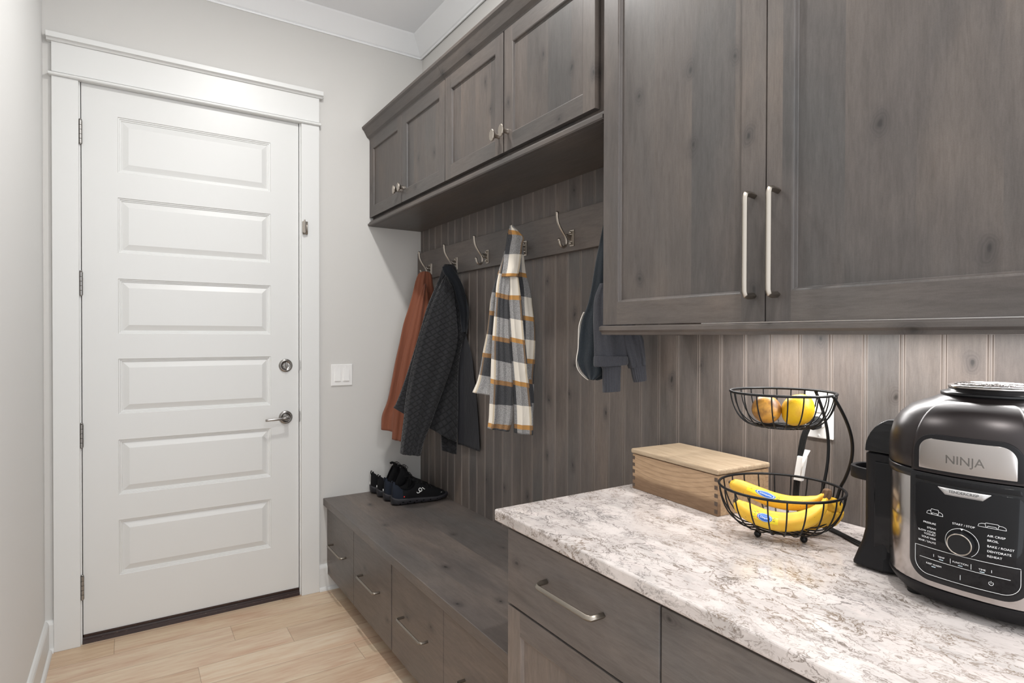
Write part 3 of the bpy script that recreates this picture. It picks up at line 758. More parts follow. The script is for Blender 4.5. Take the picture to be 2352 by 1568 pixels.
# black quilted jacket on the second hook
PQ = (1.46, -.48, 1.4)
t = thing('jacket', 'black diamond-quilted jacket on the second hook, overlapping the terracotta one', 'jacket', (1.5, -.495, 1.0), group='clothes on the coat hooks')
loft('lining', [(500, 470, 566, 470), (512, 560, 598, 590), (518, 680, 612, 690), (520, 800, 600, 800), (530, 900, 628, 920), (535, 1020, 640, 1040), (545, 1150, 652, 1170), (550, 1300, 662, 1310), (552, 1462, 669, 1467)],
     PQ, -.015, (.020, .034), [(.006, 6, .5, .8), (.003, 11, 1, 0)], M['shell'], t)
loft('cuff', [(450, 1350, 545, 1350), (452, 1420, 548, 1420), (455, 1495, 545, 1522)], PQ, -.005, .02, [(.003, 5, 0, 0)], M['quilt'], t)
loft('jacket_body', [(470, 385, 528, 387), (462, 400, 545, 410), (452, 430, 560, 462), (430, 490, 582, 520), (400, 560, 600, 590), (375, 620, 611, 660), (352, 690, 612, 730), (330, 770, 606, 795), (300, 870, 575, 880), (272, 960, 560, 980), (240, 1060, 555, 1090), (205, 1160, 555, 1230), (178, 1225, 552, 1350), (166, 1240, 548, 1450)],
     PQ, .01, (.022, .055), [(.009, 6, .9, .7), (.005, 12, 1.3, -.5)], M['quilt'], t, back=.2)
loft('sleeve', [(478, 450, 488, 452), (440, 515, 522, 525), (410, 590, 536, 610), (372, 680, 548, 740), (330, 800, 552, 830), (295, 920, 528, 950), (262, 1060, 480, 1100), (238, 1200, 435, 1220), (226, 1320, 392, 1340), (214, 1420, 352, 1440), (205, 1514, 330, 1528)],
     PQ, .070, (.008, .042), [(.006, 4, .6, 1.2), (.005, 9, .3, 0)], M['quilt'], t, fold_top=.4, u0=.013)
loft('collar', [(458, 400, 512, 392), (470, 440, 545, 440), (520, 500, 582, 510), (540, 570, 602, 580), (560, 650, 616, 660), (570, 740, 612, 740), (578, 790, 606, 790)],
     PQ, .03, (.014, .020), [(.003, 5, 0, .8)], M['lining'], t)
# plaid shirt jacket on the fourth hook
PP = (1.475, -1.14, 1.4)
t = thing('jacket', 'cream, grey and ochre plaid wool shirt jacket hanging alone on its hook', 'jacket', (1.5, -1.118, 1.0), group='clothes on the coat hooks')
loft('jacket_body', [(868, 152, 886, 152), (850, 200, 935, 215), (838, 280, 946, 300), (820, 350, 955, 380), (795, 430, 965, 450), (768, 510, 990, 540), (748, 600, 1002, 640), (738, 700, 1015, 740), (725, 800, 1020, 840), (705, 900, 1018, 940), (690, 990, 1012, 1040), (670, 1080, 1010, 1140), (640, 1150, 1006, 1200)],
     PP, 0, (.016, .050), [(.009, 7, 1.1, .5), (.005, 13, .3, -.5)], M['plaid'], t, us=1.35, v0=.037, u0=.06)
loft('front_panel', [(852, 430, 915, 450), (848, 560, 930, 560), (850, 640, 940, 650), (858, 760, 950, 780), (865, 900, 965, 920), (875, 1020, 975, 1040), (884, 1150, 990, 1170), (888, 1280, 1004, 1290), (890, 1392, 1005, 1406)],
     PP, .062, (.010, .020), [(.005, 4.5, .8, .3)], M['plaid'], t, us=1.1, v0=.105, u0=.028, fold_top=.5)
loft('sleeve', [(834, 330, 842, 330), (808, 400, 858, 415), (785, 500, 868, 520), (778, 600, 858, 620), (768, 720, 862, 740), (758, 850, 868, 870), (752, 980, 880, 1010), (748, 1100, 884, 1120), (742, 1220, 884, 1230), (738, 1310, 880, 1320), (730, 1364, 862, 1384)],
     PP, .066, (.006, .028), [(.006, 5, 1.9, .5), (.003, 9, .4, 0)], M['plaid'], t, us=1.2, v0=.0, u0=.093, fold_top=.4)
loft('collar', [(866, 160, 900, 172), (852, 215, 950, 222), (842, 270, 942, 262), (832, 330, 935, 330), (824, 400, 925, 405), (814, 458, 912, 456)],
     PP, .078, (.008, .010), [(.003, 4, .8, .6)], M['plaid'], t, us=1.3, v0=.03, u0=.02, fold_top=.8)
loft('shirt_tail', [(895, 1000, 985, 1010), (900, 1150, 1010, 1170), (905, 1300, 1003, 1310), (905, 1390, 1003, 1398)], PP, .02, .02, [(.004, 5, 0, 0)], M['plaid'], t, us=1.3, u0=.07, v0=.06)
# navy hoodie behind the tall cabinet
PH_ = (1.475, -1.75, 1.3)
t = thing('hoodie', 'dark navy zip hoodie hanging half hidden behind the tall cabinet', 'hoodie', (1.5, -1.745, 1.0), group='clothes on the coat hooks')
loft('hoodie_body', [(1452, 60, 1490, 60), (1425, 150, 1520, 150), (1402, 260, 1540, 260), (1378, 380, 1560, 380), (1353, 530, 1575, 530), (1330, 630, 1580, 640), (1300, 710, 1580, 730), (1284, 800, 1580, 830), (1278, 880, 1560, 900), (1270, 960, 1540, 960), (1296, 1020, 1500, 1040), (1336, 1070, 1400, 1076)],
     PH_, 0, (.030, .040), [(.007, 6, .4, .5), (.004, 11, 1, 0)], M['navy'], t)
loft('sleeve', [(1405, 500, 1500, 500), (1372, 590, 1510, 590), (1365, 700, 1530, 700), (1368, 820, 1565, 820), (1370, 900, 1570, 900), (1372, 945, 1572, 940), (1378, 985, 1568, 975)],
     PH_, .055, (.022, .036), [(.006, 5, .3, .7), (.003, 9, 1, 0)], M['slate'], t, fold_top=.4)
loft('cuff', [(1400, 990, 1532, 985), (1418, 1010, 1533, 1004), (1420, 1080, 1530, 1074), (1421, 1150, 1529, 1143)], PH_, .055, .026, [(.0012, 22, 0, 0)], M['slate'], t)
loft('hem_band', [(1370, 935, 1575, 935), (1367, 950, 1578, 950), (1368, 990, 1577, 975), (1376, 998, 1570, 986)], PH_, .060, .036, [(.001, 24, 0, 0)], M['slate'], t, fold_top=1)
loft('sleeve', [(1500, 640, 1590, 640), (1505, 760, 1625, 760), (1520, 830, 1664, 825), (1540, 900, 1674, 890), (1560, 960, 1680, 940), (1576, 1008, 1683, 985)],
     PH_, .05, (.022, .032), [(.005, 5, 1.3, .7), (.003, 9, 1, 0)], M['slate'], t, fold_top=.4)
loft('cuff', [(1582, 1000, 1680, 980), (1590, 1020, 1682, 1005), (1598, 1060, 1685, 1050), (1607, 1090, 1686, 1080)], PH_, .05, .024, [(.0012, 22, 0, 0)], M['slate'], t)
# zipper along the left edge
M['zip'] = plain('pale_zip_tape', (.72, .68, .62), .6)
n = persp_frame(PH_); zp = []
for cx, cy in [(1312, 672), (1296, 710), (1283, 760), (1280, 830), (1278, 890), (1270, 940), (1268, 975), (1276, 1010), (1296, 1040), (1320, 1062), (1338, 1074)]:
    r = _ray(840+cx/2.6129, 460+cy/2.6129); P = Vector(PH_)-n*.012; tt = (P-CAM).dot(n)/r.dot(n); zp.append(CAM+r*tt)
zs = smooth_path(zp, 8)
o = MB(); o.tube(zs, .0026, 8, flat=(1, 1.6)); zt = o.build('zip', M['zip'], t)
o = MB()
for i in range(2, len(zs)-1):
    for q in (zs[i], (zs[i]+zs[i-1])*.5): o.box(q.x-.0028, q.y-.0025, q.z-.0009, q.x+.0006, q.y+.0025, q.z+.0009)
o.build('zip_teeth', M['nickel'], zt, local=True)['kind'] = 'stuff'

# ------------------------------------------------------------------ running shoes
M['knitb'] = plain('black_knit_upper', (.006, .006, .007), .85, 0, .2, grain=(900, .4, .001))
M['navyk'] = plain('navy_heel_fabric', (.014, .018, .028), .8, 0, .2, grain=(900, .3, .001))
M['sole'] = plain('dark_foam_sole', (.018, .017, .021), .6)
M['lineb'] = plain('shoe_lining', (.004, .004, .005), .9, 0, .1)
M['mark'] = plain('white_print', (.85, .85, .83), .5)
M['red'] = plain('red_patch', (.55, .03, .03), .5)
def lerp(tab, x):
    for (a, b), (c, d) in zip(tab, tab[1:]):
        if x <= c: return b+(d-b)*(x-a)/(c-a) if c > a else b
    return tab[-1][1]
HW = [(0, .013), (.012, .020), (.04, .026), (.10, .030), (.25, .031), (.42, .030), (.6, .035), (.75, .038), (.88, .033), (.95, .023), (1, .008)]
def shoe(label, x, y, rz, L=.292, tall_=1., tg_=1., heelmat='knitb', marks=True):
    t = thing('running_shoe', label, 'shoe', (x, y, .4885), rz, 'running shoes on the bench')
    TOP = [(0, .106*tall_), (.02, .117*tall_), (.07, .119*tall_), (.10, .112*tall_), (.15, .092*tall_), (.22, .080*tall_), (.30, .080*tall_), (.36, .092*tg_), (.41, .116*tg_), (.48, .112*tg_), (.58, .096*(tg_+1)/2), (.70, .076), (.84, .062), (.94, .049), (1, .030)]
    def up(u, v):
        s_ = v; w_ = lerp(HW, s_); zt = lerp(TOP, s_); zb = .026+.008*max(0, (s_-.75))/.25+.006*max(0, .1-s_)/.1
        th = PI*u; c, sn = math.cos(th), math.sin(th)
        ex = s_*L
        px_ = math.copysign(abs(c)**.75, c)*w_*(1-.32*sn**2 if s_ < .45 else 1-.12*sn**2)
        z = zb+(zt-zb)*sn**.62
        if s_ < .43:                                    # ankle opening with a lining
            k_ = min(1, max(0, s_-.045)/.035)*min(1, (.43-s_)/.05)
            q = max(0, (sn-.80)/.20)
            z -= k_*min(1, q*2.2)*(zt-.045)*.85
        return (ex, px_, z)
    o = MB(); o.grid(up, 41, 90, capends=True); 
    for i, f_ in enumerate(o.f):
        nf = len(f_); v = sum(o.v[k][0] for k in f_)/nf/L; zc = sum(o.v[k][2] for k in f_)/nf; yc = abs(sum(o.v[k][1] for k in f_)/nf)
        o.mi[i] = 1 if v < .17 else 0
        if .05 < v < .42 and yc < lerp(HW, v)*.60 and zc < lerp(TOP, v)-.006: o.mi[i] = 2
    n0 = len(o.v)
    u_ = o.build('upper', [M['knitb'], M[heelmat], M['lineb']], t, local=True, fixn=False)
    # midsole with notched tread
    def ms(u, v):
        s_ = v; w_ = lerp(HW, s_)+.0045; th = 2*PI*u; c, sn = math.cos(th), math.sin(th)
        zc = .0205+.010*max(0, s_-.78)/.22+.006*max(0, .10-s_)/.10; h_ = .0200-.0080*s_
        zc -= .004*s_
        z = zc+math.copysign(abs(sn)**.6, sn)*h_
        if sn < -.2: z += .0075*max(0., math.cos(2*PI*(s_*8.2-.1)))**10*min(1, (-sn-.2)*2)*(s_ > .1)
        z = max(z, .0006)
        return (-.005+(L+.009)*s_-.002*sn*(s_ < .1), math.copysign(abs(c)**.5, c)*w_*(1+.04*math.sin(3*th)), z)
    o = MB(); o.grid(ms, 32, 150, closed_u=True, capends=True); mid_ = o.build('midsole', M['sole'], t, local=True)
    for k in range(6):
        s_ = .17+k*.122; w_ = lerp(HW, s_)+.0040
        o = MB(); o.sphere((s_*L, -w_, .0175), .001, 10, 8, (6.5-.5*k, 1.6, 3.4)); o.build('sole_vent', M['lineb'], t, local=True)
    # tongue and laces
    o = MB()
    def tg(u, v):
        s_ = .40+.30*v; z = lerp(TOP, s_)+.004+.010*(1-v)
        return (s_*L-.012*(1-v), (u-.5)*.040*(1-.3*v)*min(1, .45+1.6*v), z-.004-.008*abs(2*u-1)**2)
    o.grid(tg, 9, 10); ob = o.build('tongue', M['knitb'], t, local=True); sm = ob.modifiers.new('thick', 'SOLIDIFY'); sm.thickness = .005
    for k in range(6):
        s_ = .45+k*.046; z = lerp(TOP, s_)
        P = [((s_+.02*sg)*L, q*.024, z+.004-.012*abs(q)**2) for q, sg in ((-1, -1), (-.5, -.5), (0, 0), (.5, .5), (1, 1))]
        if k % 2: P = [(p[0], -p[1], p[2]) for p in P]
        o = MB(); o.tube(smooth_path(P, 3), .0019, 6); o.build('lace', M['rubber'], t, local=True)
    o = MB(); z = lerp(TOP, .44)+.008
    for sd in (-1, 1): o.tube([(.50*L+.010*math.cos(q)+.006*math.sin(q), sd*(.004+.010*(1+math.sin(q))), z-.004-.008*(1+math.sin(q))) for q in [2*PI*j/12 for j in range(12)]], .0014, 6, closed=True)
    o.build('lace_bow', M['rubber'], t, local=True)
    o = MB(); o.tube([(.001, 0, .100*tall_), (-.0025, 0, .110*tall_), (-.001, 0, .1215*tall_), (.004, 0, .122*tall_)], .0032, 8, flat=(2.4, .7)); o.build('pull_tab', M[heelmat], t, local=True)
    if marks:
        def sw_(s_, f):        # point on the outer side, f = height fraction
            uu = math.asin(min(1, max(0, f))**1.6)/PI
            p = up(1-uu, s_); return Vector((p[0], p[1]-.0012, p[2]))
        strokes = [[(.50, .42), (.535, .62), (.545, .66)], ]
        bx = lambda a, b: sw_(.40+.16*a, .28+.46*b)
        ring = [bx(.50+.17*math.cos(q), .52+.17*math.sin(q)*1.25) for q in [2*PI*j/14 for j in range(14)]]
        o = MB(); o.tube(ring, .0023, 6, closed=True)
        o.tube([bx(.10, .22), bx(.20, .08), bx(.38, .16), bx(.50, .30), bx(.42, .42)], .0023, 6)
        o.tube([bx(.72, .86), bx(1.0, .72)], .0023, 6); o.build('side_logo', M['mark'], t, local=True)
        c_ = sw_(.19, .30); o = MB(); o.box(c_.x-.003, c_.y-.0006, c_.z-.003, c_.x+.003, c_.y+.001, c_.z+.003); o.build('red_patch', M['red'], t, local=True)
        c_ = sw_(.87, .55); o = MB(); o.tube([c_+Vector((-.003, 0, 0)), c_+Vector((.003, 0, .001))], .0009, 6); o.build('toe_print', M['mark'], t, local=True)
    else:
        o = MB(); o.tube([(-.0065+.0, .004*math.cos(q), .058+.0055*math.sin(q)) for q in [2*PI*j/12 for j in range(12)]], .0012, 6, closed=True); o.build('heel_logo', M['mark'], t, local=True)
    return t
shoe('black running shoe with white side mark, nearest of the four on the bench', 1.296, -.322, math.radians(-7), heelmat='navyk')
shoe('black running shoe with navy heel, second from the front of the bench row', 1.291, -.228, math.radians(-7), heelmat='navyk', marks=False)
shoe('taller black running shoe, third in the row, with a ring mark on its heel', 1.290, -.136, math.radians(-7), tall_=.98, tg_=1.36, marks=False)
shoe('taller black running shoe closest to the grey wall, ring mark on its heel', 1.285, -.043, math.radians(-7), tall_=1.0, tg_=1.36, marks=False)

# ------------------------------------------------------------------ wooden box
def oak(name, c1, c2, sc=(3, .25, 3), rot=0):
    a = N(name, .5, 0, .3); p = a.mapv(a.obj(), sc, (0, 0, 0), (0, 0, rot)); g = a.noise(p, 60, 4, .6, .4); g2 = a.noise(p, 9, 3, .5, 1.)
    b = a.mix(g2, c1, c2); b = a.mix(.55, b, a.ramp(g, [(.35, (.36, .33, .3)), (.6, (.58, .58, .58))]), 'OVERLAY'); a.set('Base Color', b); a.bump(g, .1, .0005); return a.m
M['boxlid'] = oak('honey_wood_lid', (.40, .30, .20), (.49, .385, .27))
a = N('walnut_banded_box', .5, 0, .3); p = a.obj(); px_, py_, pz_ = a.sep(p)
curve = a.math('ADD', a.math('MULTIPLY', pz_, 1.), a.math('MULTIPLY', a.math('MULTIPLY', a.math('ADD', py_, .12), a.math('ADD', py_, .12)), -.9))
q = a.comb(curve, px_, a.math('MULTIPLY', py_, .12)); wv = a.t.nodes.new('ShaderNodeTexWave'); a.t.links.new(q, wv.inputs[0]); wv.inputs['Scale'].default_value = 26; wv.inputs['Distortion'].default_value = 2.5; wv.inputs['Detail'].default_value = 3
g = a.noise(a.mapv(p, (3, .3, 3)), 70, 4, .6)
b = a.mix(a.ramp(a.math('ADD', pz_, a.math('MULTIPLY', a.noise(a.mapv(p, (1, .5, 1)), 14).outputs[0], .02)), [(.040, 0.), (.052, 1.)]), (.20, .125, .075), (.42, .285, .175))
b = a.mix(a.ramp(wv, [(.80, 0.), (.97, .32)]), b, (.17, .105, .065)); b = a.mix(.45, b, a.ramp(g, [(.35, (.36, .33, .3)), (.6, (.58, .58, .58))]), 'OVERLAY')
a.set('Base Color', b); M['boxside'] = a.m
M['boxend'] = oak('box_end_grain', (.40, .275, .165), (.47, .33, .205)); M['walnut'] = plain('dark_walnut', (.085, .058, .042), .5)
bxr = math.atan2(1.374-1.397, .312)
t = thing('wooden_box', 'lidded wooden box with dark dovetail corners at the back of the counter', 'box', (1.397, -1.936, .9145), bxr)
BL, BD, BH = .313, .185, .099
o = MB(); T_ = .011
o.box(0, -T_*.0, 0, T_, -BL, BH, 0); o.box(BD-T_, 0, 0, BD, -BL, BH, 0); o.box(T_, 0, 0, BD-T_, -T_, BH, 1); o.box(T_, -BL+T_, 0, BD-T_, -BL, BH, 1); o.box(T_, -T_, 0, BD-T_, -BL+T_, .008, 1)
o.build('box_body', [M['boxside'], M['boxend']], t, local=True, bevel=.0006)
for cy in (0, -BL+.0):
    for k in range(5):
        o = MB(); z = .006+k*.0195; s_ = 1 if cy == 0 else -1
        o.prism([(-.0006, 0, z), (-.0006, 0, z+.0095), (.0006, 0, z+.0095), (.0006, 0, z)], (0, cy-s_*0, 0), (0, cy-s_*.0095, 0))
        o.build('dovetail', M['walnut'], t, local=True)
o = MB(); o.box(-.004, .004, BH+.002, BD+.002, -BL-.004, BH+.0155); o.build('lid', M['boxlid'], t, local=True, bevel=.004)
o = MB(); o.box(.014, -.014, BH-.004, BD-.014, -BL+.014, BH+.003); o.build('lid_lip', M['walnut'], t, local=True)

# ------------------------------------------------------------------ two-tier wire basket
BC = Vector((1.378, -2.410, 0)); RZ, BR, RB = 1.022, .1275, .056
TZ, TR = 1.231, .1065; TC = Vector((1.376, -2.414, 0))
t = thing('fruit_basket', 'black wire two-tier fruit basket standing on the stone counter', 'basket', (BC.x, BC.y, .9145))
def bowl(name, c, R, zr, r0, z0, nr, rw, par):
    o = MB(); o.tube(circle((c.x, c.y, zr), R, 64), .0028, 10, closed=True); rim = o.build('rim', M['black'], par)
    o = MB(); o.tube(circle((c.x, c.y, z0), r0, 40), .0021, 8, closed=True)
    for k in range(-3, 4):
        x = k*r0/4; h = math.sqrt(r0*r0-x*x); o.tube([(c.x+x, c.y-h, z0), (c.x+x, c.y+h, z0)], .0016, 6)
    o.build('bottom_grid', M['black'], par)
    for k in range(nr):
        th = 2*PI*(k+.35)/nr; P = []
        for i in range(11):
            q = i/10*PI/2; rr = r0+(R-r0)*math.sin(q)**.82; zz = zr-(zr-z0)*(math.cos(q))**1.15
            P.append((c.x+rr*math.cos(th), c.y+rr*math.sin(th), zz))
        o = MB(); o.tube(P, rw, 7); o.build('basket_wire', M['black'], par)
bowl('lower', BC, BR, RZ, RB, .9345, 22, .0016, t)
bowl('upper', TC, TR, TZ, .046, 1.157, 22, .0014, t)
for th in (math.radians(-57), math.radians(-23+180+90+20), math.radians(123), math.radians(57)):
    pass
fa = math.atan2(-.055, -.0)
for q in (math.radians(159), math.radians(-90), math.radians(69), math.radians(-21)):
    x, y = BC.x+.055*math.cos(q), BC.y+.055*math.sin(q)
    o = MB(); o.sphere((x, y, .9222), .0076, 14, 10); o.tube([(x, y, .925), (x, y, .936)], .0026, 8); o.build('foot', M['black'], t)
def on_rim(px_, py_, z): r = _ray(px_, py_); q = CAM+r*((z-CAM.z)/r.z); return Vector((q.x, q.y, 0))
rods = [((on_rim(a_, b_, RZ)-BC).normalized(), (on_rim(c_, d_, TZ)-TC).normalized()) for a_, b_, c_, d_ in ((1883, 1107, 1872, 896), (1931, 1119, 1916, 910))]
bow = (rods[0][0]+rods[1][0]).normalized()
for d0, d1 in rods:
    f_ = lambda d, rr, z: (BC.x+d.x*rr, BC.y+d.y*rr, z)
    P = [f_(d0, .060, .9345), f_(d0, .096, .956), f_(d0, .119, .988)]
    for k in range(13):
        q = k/12; d = d0.lerp(d1, q).normalized(); rr_ = (BR+.003)*(1-q)+(TR+.002)*q; bl = .021*math.sin(PI*q)**.9
        cx_ = BC.lerp(TC, q); P.append((cx_.x+d.x*rr_+bow.x*bl, cx_.y+d.y*rr_+bow.y*bl, RZ+(TZ-RZ)*q))
    o = MB(); o.tube(smooth_path(P, 6), .0034, 10); o.build('support_rod', M['black'], t)

# ---- lemons
def lemon(c, r, label, col, col2, ax):
    a = N('lemon_peel', .42, 0, .5); nz = a.noise(a.obj(), 28, 3, .6); f = a.noise(a.obj(), 420, 2, .5)
    a.set('Base Color', a.mix(a.ramp(nz, [(.42, 0.), (.62, 1.)]), col, col2)); a.set('Subsurface Weight', .08); a.set('Subsurface Radius', (.01, .005, .002)); a.bump(f, .35, .0012)
    A = Vector(ax).normalized()
    def fn(d):
        k = abs(d.dot(A)); return 1+.10*max(0, k-.8)/.2+.05*k*k
    o = MB(); o.sphere(c, r, 32, 24, fn=fn); ob = o.build('lemon', a.m)
    tag(ob, label, 'fruit', 'fruit in the upper basket')
    e = Vector(c)+A*r*1.13; o = MB(); o.sphere(e, .003, 10, 8); ch = o.build('stem_end', plain('dry_stem', (.22, .14, .06), .8)); ch.parent = ob
lemon((1.362, -2.386, 1.1915), .0305, 'browned orange-yellow lemon in the upper basket, left of the bright one', (.62, .30, .045), (.20, .085, .02), (-.4, -.75, -.35))
lemon((1.394, -2.440, 1.1935), .0325, 'bright yellow lemon in the upper basket', (.83, .50, .012), (.76, .40, .012), (.3, -.5, .8))

# ---- bananas
a = N('banana_peel', .45, 0, .45); p = a.obj(); nz = a.noise(p, 25, 3, .6); sp_ = a.noise(a.mapv(p, (1, 1, 1)), 210, 3, .7); st_ = a.noise(a.mapv(p, (1, .25, 1), rot=(0, 0, .5)), 90, 3, .6)
b = a.mix(a.ramp(nz, [(.35, 0.), (.7, 1.)]), (.80, .49, .045), (.74, .40, .03)); b = a.mix(a.ramp(sp_, [(.66, 0.), (.72, .85)]), b, (.16, .08, .02)); b = a.mix(a.ramp(st_, [(.68, 0.), (.76, .5)]), b, (.34, .19, .05))
a.set('Base Color', b); a.set('Subsurface Weight', .05); a.set('Subsurface Radius', (.01, .006, .002)); M['ban'] = a.m
M['bstem'] = plain('banana_stem', (.13, .07, .035), .8, grain=(200, .6, .002)); M['btip'] = plain('banana_tip', (.06, .04, .025), .8)
a = N('oval_sticker', .35, 0, .5); uv = a.n('ShaderNodeTexCoord').outputs['UV']; ux, uy, _ = a.sep(uv)
ex_ = a.math('SUBTRACT', ux, .5); ey = a.math('SUBTRACT', uy, .5)
rr = a.math('SQRT', a.math('ADD', a.math('POWER', a.math('MULTIPLY', ex_, 3.5), 2.), a.math('POWER', a.math('MULTIPLY', ey, 2.05), 2.)))
b = a.ramp(rr, [(0., (.02, .13, .50)), (.80, (.75, .80, .85)), (.87, (.02, .13, .50)), (1.0, (.85, .66, .02))], 'CONSTANT'); a.set('Base Color', b); M['stk'] = a.m
M['stkw'] = plain('sticker_white', (.85, .88, .9), .4); M['stky'] = plain('sticker_small_yellow', (.85, .70, .12), .4); M['stkk'] = plain('sticker_black', (.03, .03, .02), .5)
M['stkr'] = plain('sticker_red', (.70, .10, .05), .4); M['stkg'] = plain('sticker_green', (.03, .25, .06), .4)
PB = Vector((1.378, -2.41, .97)); nB = persp_frame(PB)
def pv(px_, py_, fwd):
    P = PB-nB*fwd; r = _ray(px_, py_); return CAM+r*((P-CAM).dot(nB)/r.dot(nB))
bunch = thing('banana_bunch', 'bunch of ripe yellow bananas lying in the lower wire basket', 'bananas', (1.378, -2.41, .945))
def banana(pix, rad, sticker=None):
    P = smooth_path([pv(*q) for q in pix], 7); k = len(P)
    R = [lerp(rad, i/(k-1)) for i in range(k)]
    fr = []; 
    for i, p in enumerate(P):
        tn = (P[min(i+1, k-1)]-P[max(i-1, 0)]).normalized(); s_ = (-nB-tn*(-nB).dot(tn)).normalized(); u_ = tn.cross(s_).normalized()
        if u_.z < 0: u_ = -u_
        fr.append((p, s_, u_))
    def S(v, th, off=0.):
        x = v*(k-1); i = min(int(x), k-2); f_ = x-i
        p = fr[i][0].lerp(fr[i+1][0], f_); s_ = fr[i][1].lerp(fr[i+1][1], f_); u_ = fr[i][2].lerp(fr[i+1][2], f_); r = R[i]+(R[i+1]-R[i])*f_
        r *= 1+.055*math.cos(5*(th-.3)); r += off
        return p+s_*(r*math.cos(th))+u_*(r*math.sin(th))
    o = MB(); o.grid(lambda u, v: S(v, 2*PI*u), 30, k, closed_u=True, capends=True)
    b_ = o.build('banana', M['ban'], bunch)
    o = MB(); o.sphere(P[0], R[0]*1.15, 10, 8); child(o, 'banana_tip', M['btip'], b_)
    if sticker:
        v0, v1, t0, t1, kind = sticker
        o = MB(); o.grid(lambda u, v: S(v0+(v1-v0)*u, t0+(t1-t0)*v, .0007), 16, 10, uvfn=lambda u, v: (u, v)); st = child(o, 'sticker', M['stk'], b_)
        V, Fc = text_mesh('Chiquita', 1., 0., bold=.012)
        xs = [q[0] for q in V]; ys_ = [q[1] for q in V]; X0, X1, Y0, Y1 = min(xs), max(xs), min(ys_), max(ys_)
        o = MB(); 
        for q in V: o.v.append(tuple(S(v0+(v1-v0)*(.5+((q[0]-X0)/(X1-X0)-.5)*.34), t0+(t1-t0)*(.44+((q[1]-Y0)/(Y1-Y0)-.5)*.24), .0011)))
        for f_ in Fc: o.face(f_)
        child(o, 'sticker_lettering', M['stkw'], b_)
        o = MB()
        for side in (.10, .84):
            for r_ in range(3):
                for c_ in range(4):
                    if (r_*c_+int(side*10)) % 3 == 1: continue
                    a0, a1 = side+.022*c_-.03, side+.022*c_-.015; q0, q1 = .3+.16*r_, .37+.16*r_
                    o.quad(*[tuple(S(v0+(v1-v0)*x, t0+(t1-t0)*y, .001)) for x, y in ((a0, q0), (a1, q0), (a1, q1), (a0, q1))])
        child(o, 'sticker_print', M['stkk'], b_)
        if kind == 2:
            o = MB(); 
            gq = lambda a0, a1, q0, q1, mi: o.quad(*[tuple(S(v0+(v1-v0)*x, t0+(t1-t0)*y, .0012)) for x, y in ((a0, q0), (a1, q0), (a1, q1), (a0, q1))], mi)
            gq(.02, .13, .15, .8, 0); gq(.13, .24, .3, .95, 1); gq(.24, .30, .2, .7, 1)
            child(o, 'sticker_flag', [M['stkg'], M['stkr']], b_)
RAD = [(0, .0035), (.03, .006), (.09, .0125), (.2, .0165), (.45, .0180), (.7, .0168), (.83, .012), (.9, .0065), (1, .0055)]
banana([(1897, 1207, -.030), (1911, 1190, -.040), (1919, 1170, -.042), (1913, 1153, -.032), (1898, 1143, -.014)], [(0, .004), (.15, .014), (.4, .018), (.65, .015), (.85, .007), (1, .0055)])
banana([(1760, 1180, -.02), (1800, 1196, -.03), (1850, 1200, -.035), (1895, 1186, -.035), (1912, 1165, -.03), (1897, 1143, -.012)], RAD)
banana([(1690, 1150, .045), (1702, 1164, .045), (1725, 1178, .047), (1765, 1193, .05), (1810, 1199, .05), (1855, 1190, .045), (1885, 1168, .03), (1897, 1146, .0)], [(0, .005), (.04, .009), (.12, .0145), (.25, .0185), (.5, .0195), (.72, .0175), (.86, .0115), (.93, .0065), (1, .0055)], (.30, .50, -.10, .85, 2))
banana([(1677, 1107, -.012), (1686, 1112, -.011), (1706, 1120, -.008), (1740, 1134, .0), (1775, 1147, .003), (1815, 1155, .005), (1850, 1154, .004), (1876, 1146, 0), (1896, 1135, -.004)], [(0, .0035), (.03, .0055), (.1, .0118), (.22, .0150), (.45, .0165), (.7, .0150), (.82, .011), (.90, .0062), (1, .0055)], (.30, .58, .15, 1.05, 1))
o = MB(); e0 = pv(1893, 1150, -.004); e1 = pv(1900, 1122, -.006)
stm = smooth_path([e0, pv(1897, 1141, -.004), pv(1899, 1131, -.005), e1], 5); nS = len(stm)
def stemf(u, v):
    p = stm[min(int(round(v*(nS-1))), nS-1)]; r_ = lerp([(0, .0055), (.3, .0095), (.65, .0088), (.9, .0075), (1, .003)], v)*(1+.16*math.sin(5*2*PI*u+4*v)+.08*math.sin(11*2*PI*u+9*v))
    rgt = Vector((-nB.y, nB.x, 0)); return p+rgt*(r_*math.cos(2*PI*u))+nB*(r_*math.sin(2*PI*u))
o.grid(stemf, 30, nS, closed_u=True, capends=True); o.build('stem_cluster', M['bstem'], bunch)

# ------------------------------------------------------------------ outlet, plug and cord
t = thing('power_outlet', 'white two-socket wall outlet on the panelling behind the fruit basket', 'outlet', (1.594, -2.374, 1.163))
o = MB(); o.box(XP-.0055, -2.339, 1.104, XP-.0003, -2.409, 1.221); o.build('outlet_plate', M['plastic'], t, bevel=.0022)
for z in (1.143, 1.182):
    o = MB(); o.lathe([(.0168, .0), (.0168, .0075), (.016, .008)], (XP-.0005, -2.374, z), 24, 'x', sy=.85); s_ = o.build('socket', M['plastic'], t)
    for dy, w_ in ((.0065, .0011), (-.0065, .0014)): o = MB(); o.box(XP-.0087, -2.374+dy-w_, z-.0005, XP-.0084, -2.374+dy+w_, z+.0075); o.build('slot', M['dark'], s_, local=True)
for z in (1.1115, 1.2135): o = MB(); o.lathe([(.003, .005), (.0032, .0062), (.002, .007)], (XP, -2.374, z), 12, 'x'); o.build('screw', M['plastic'], t)
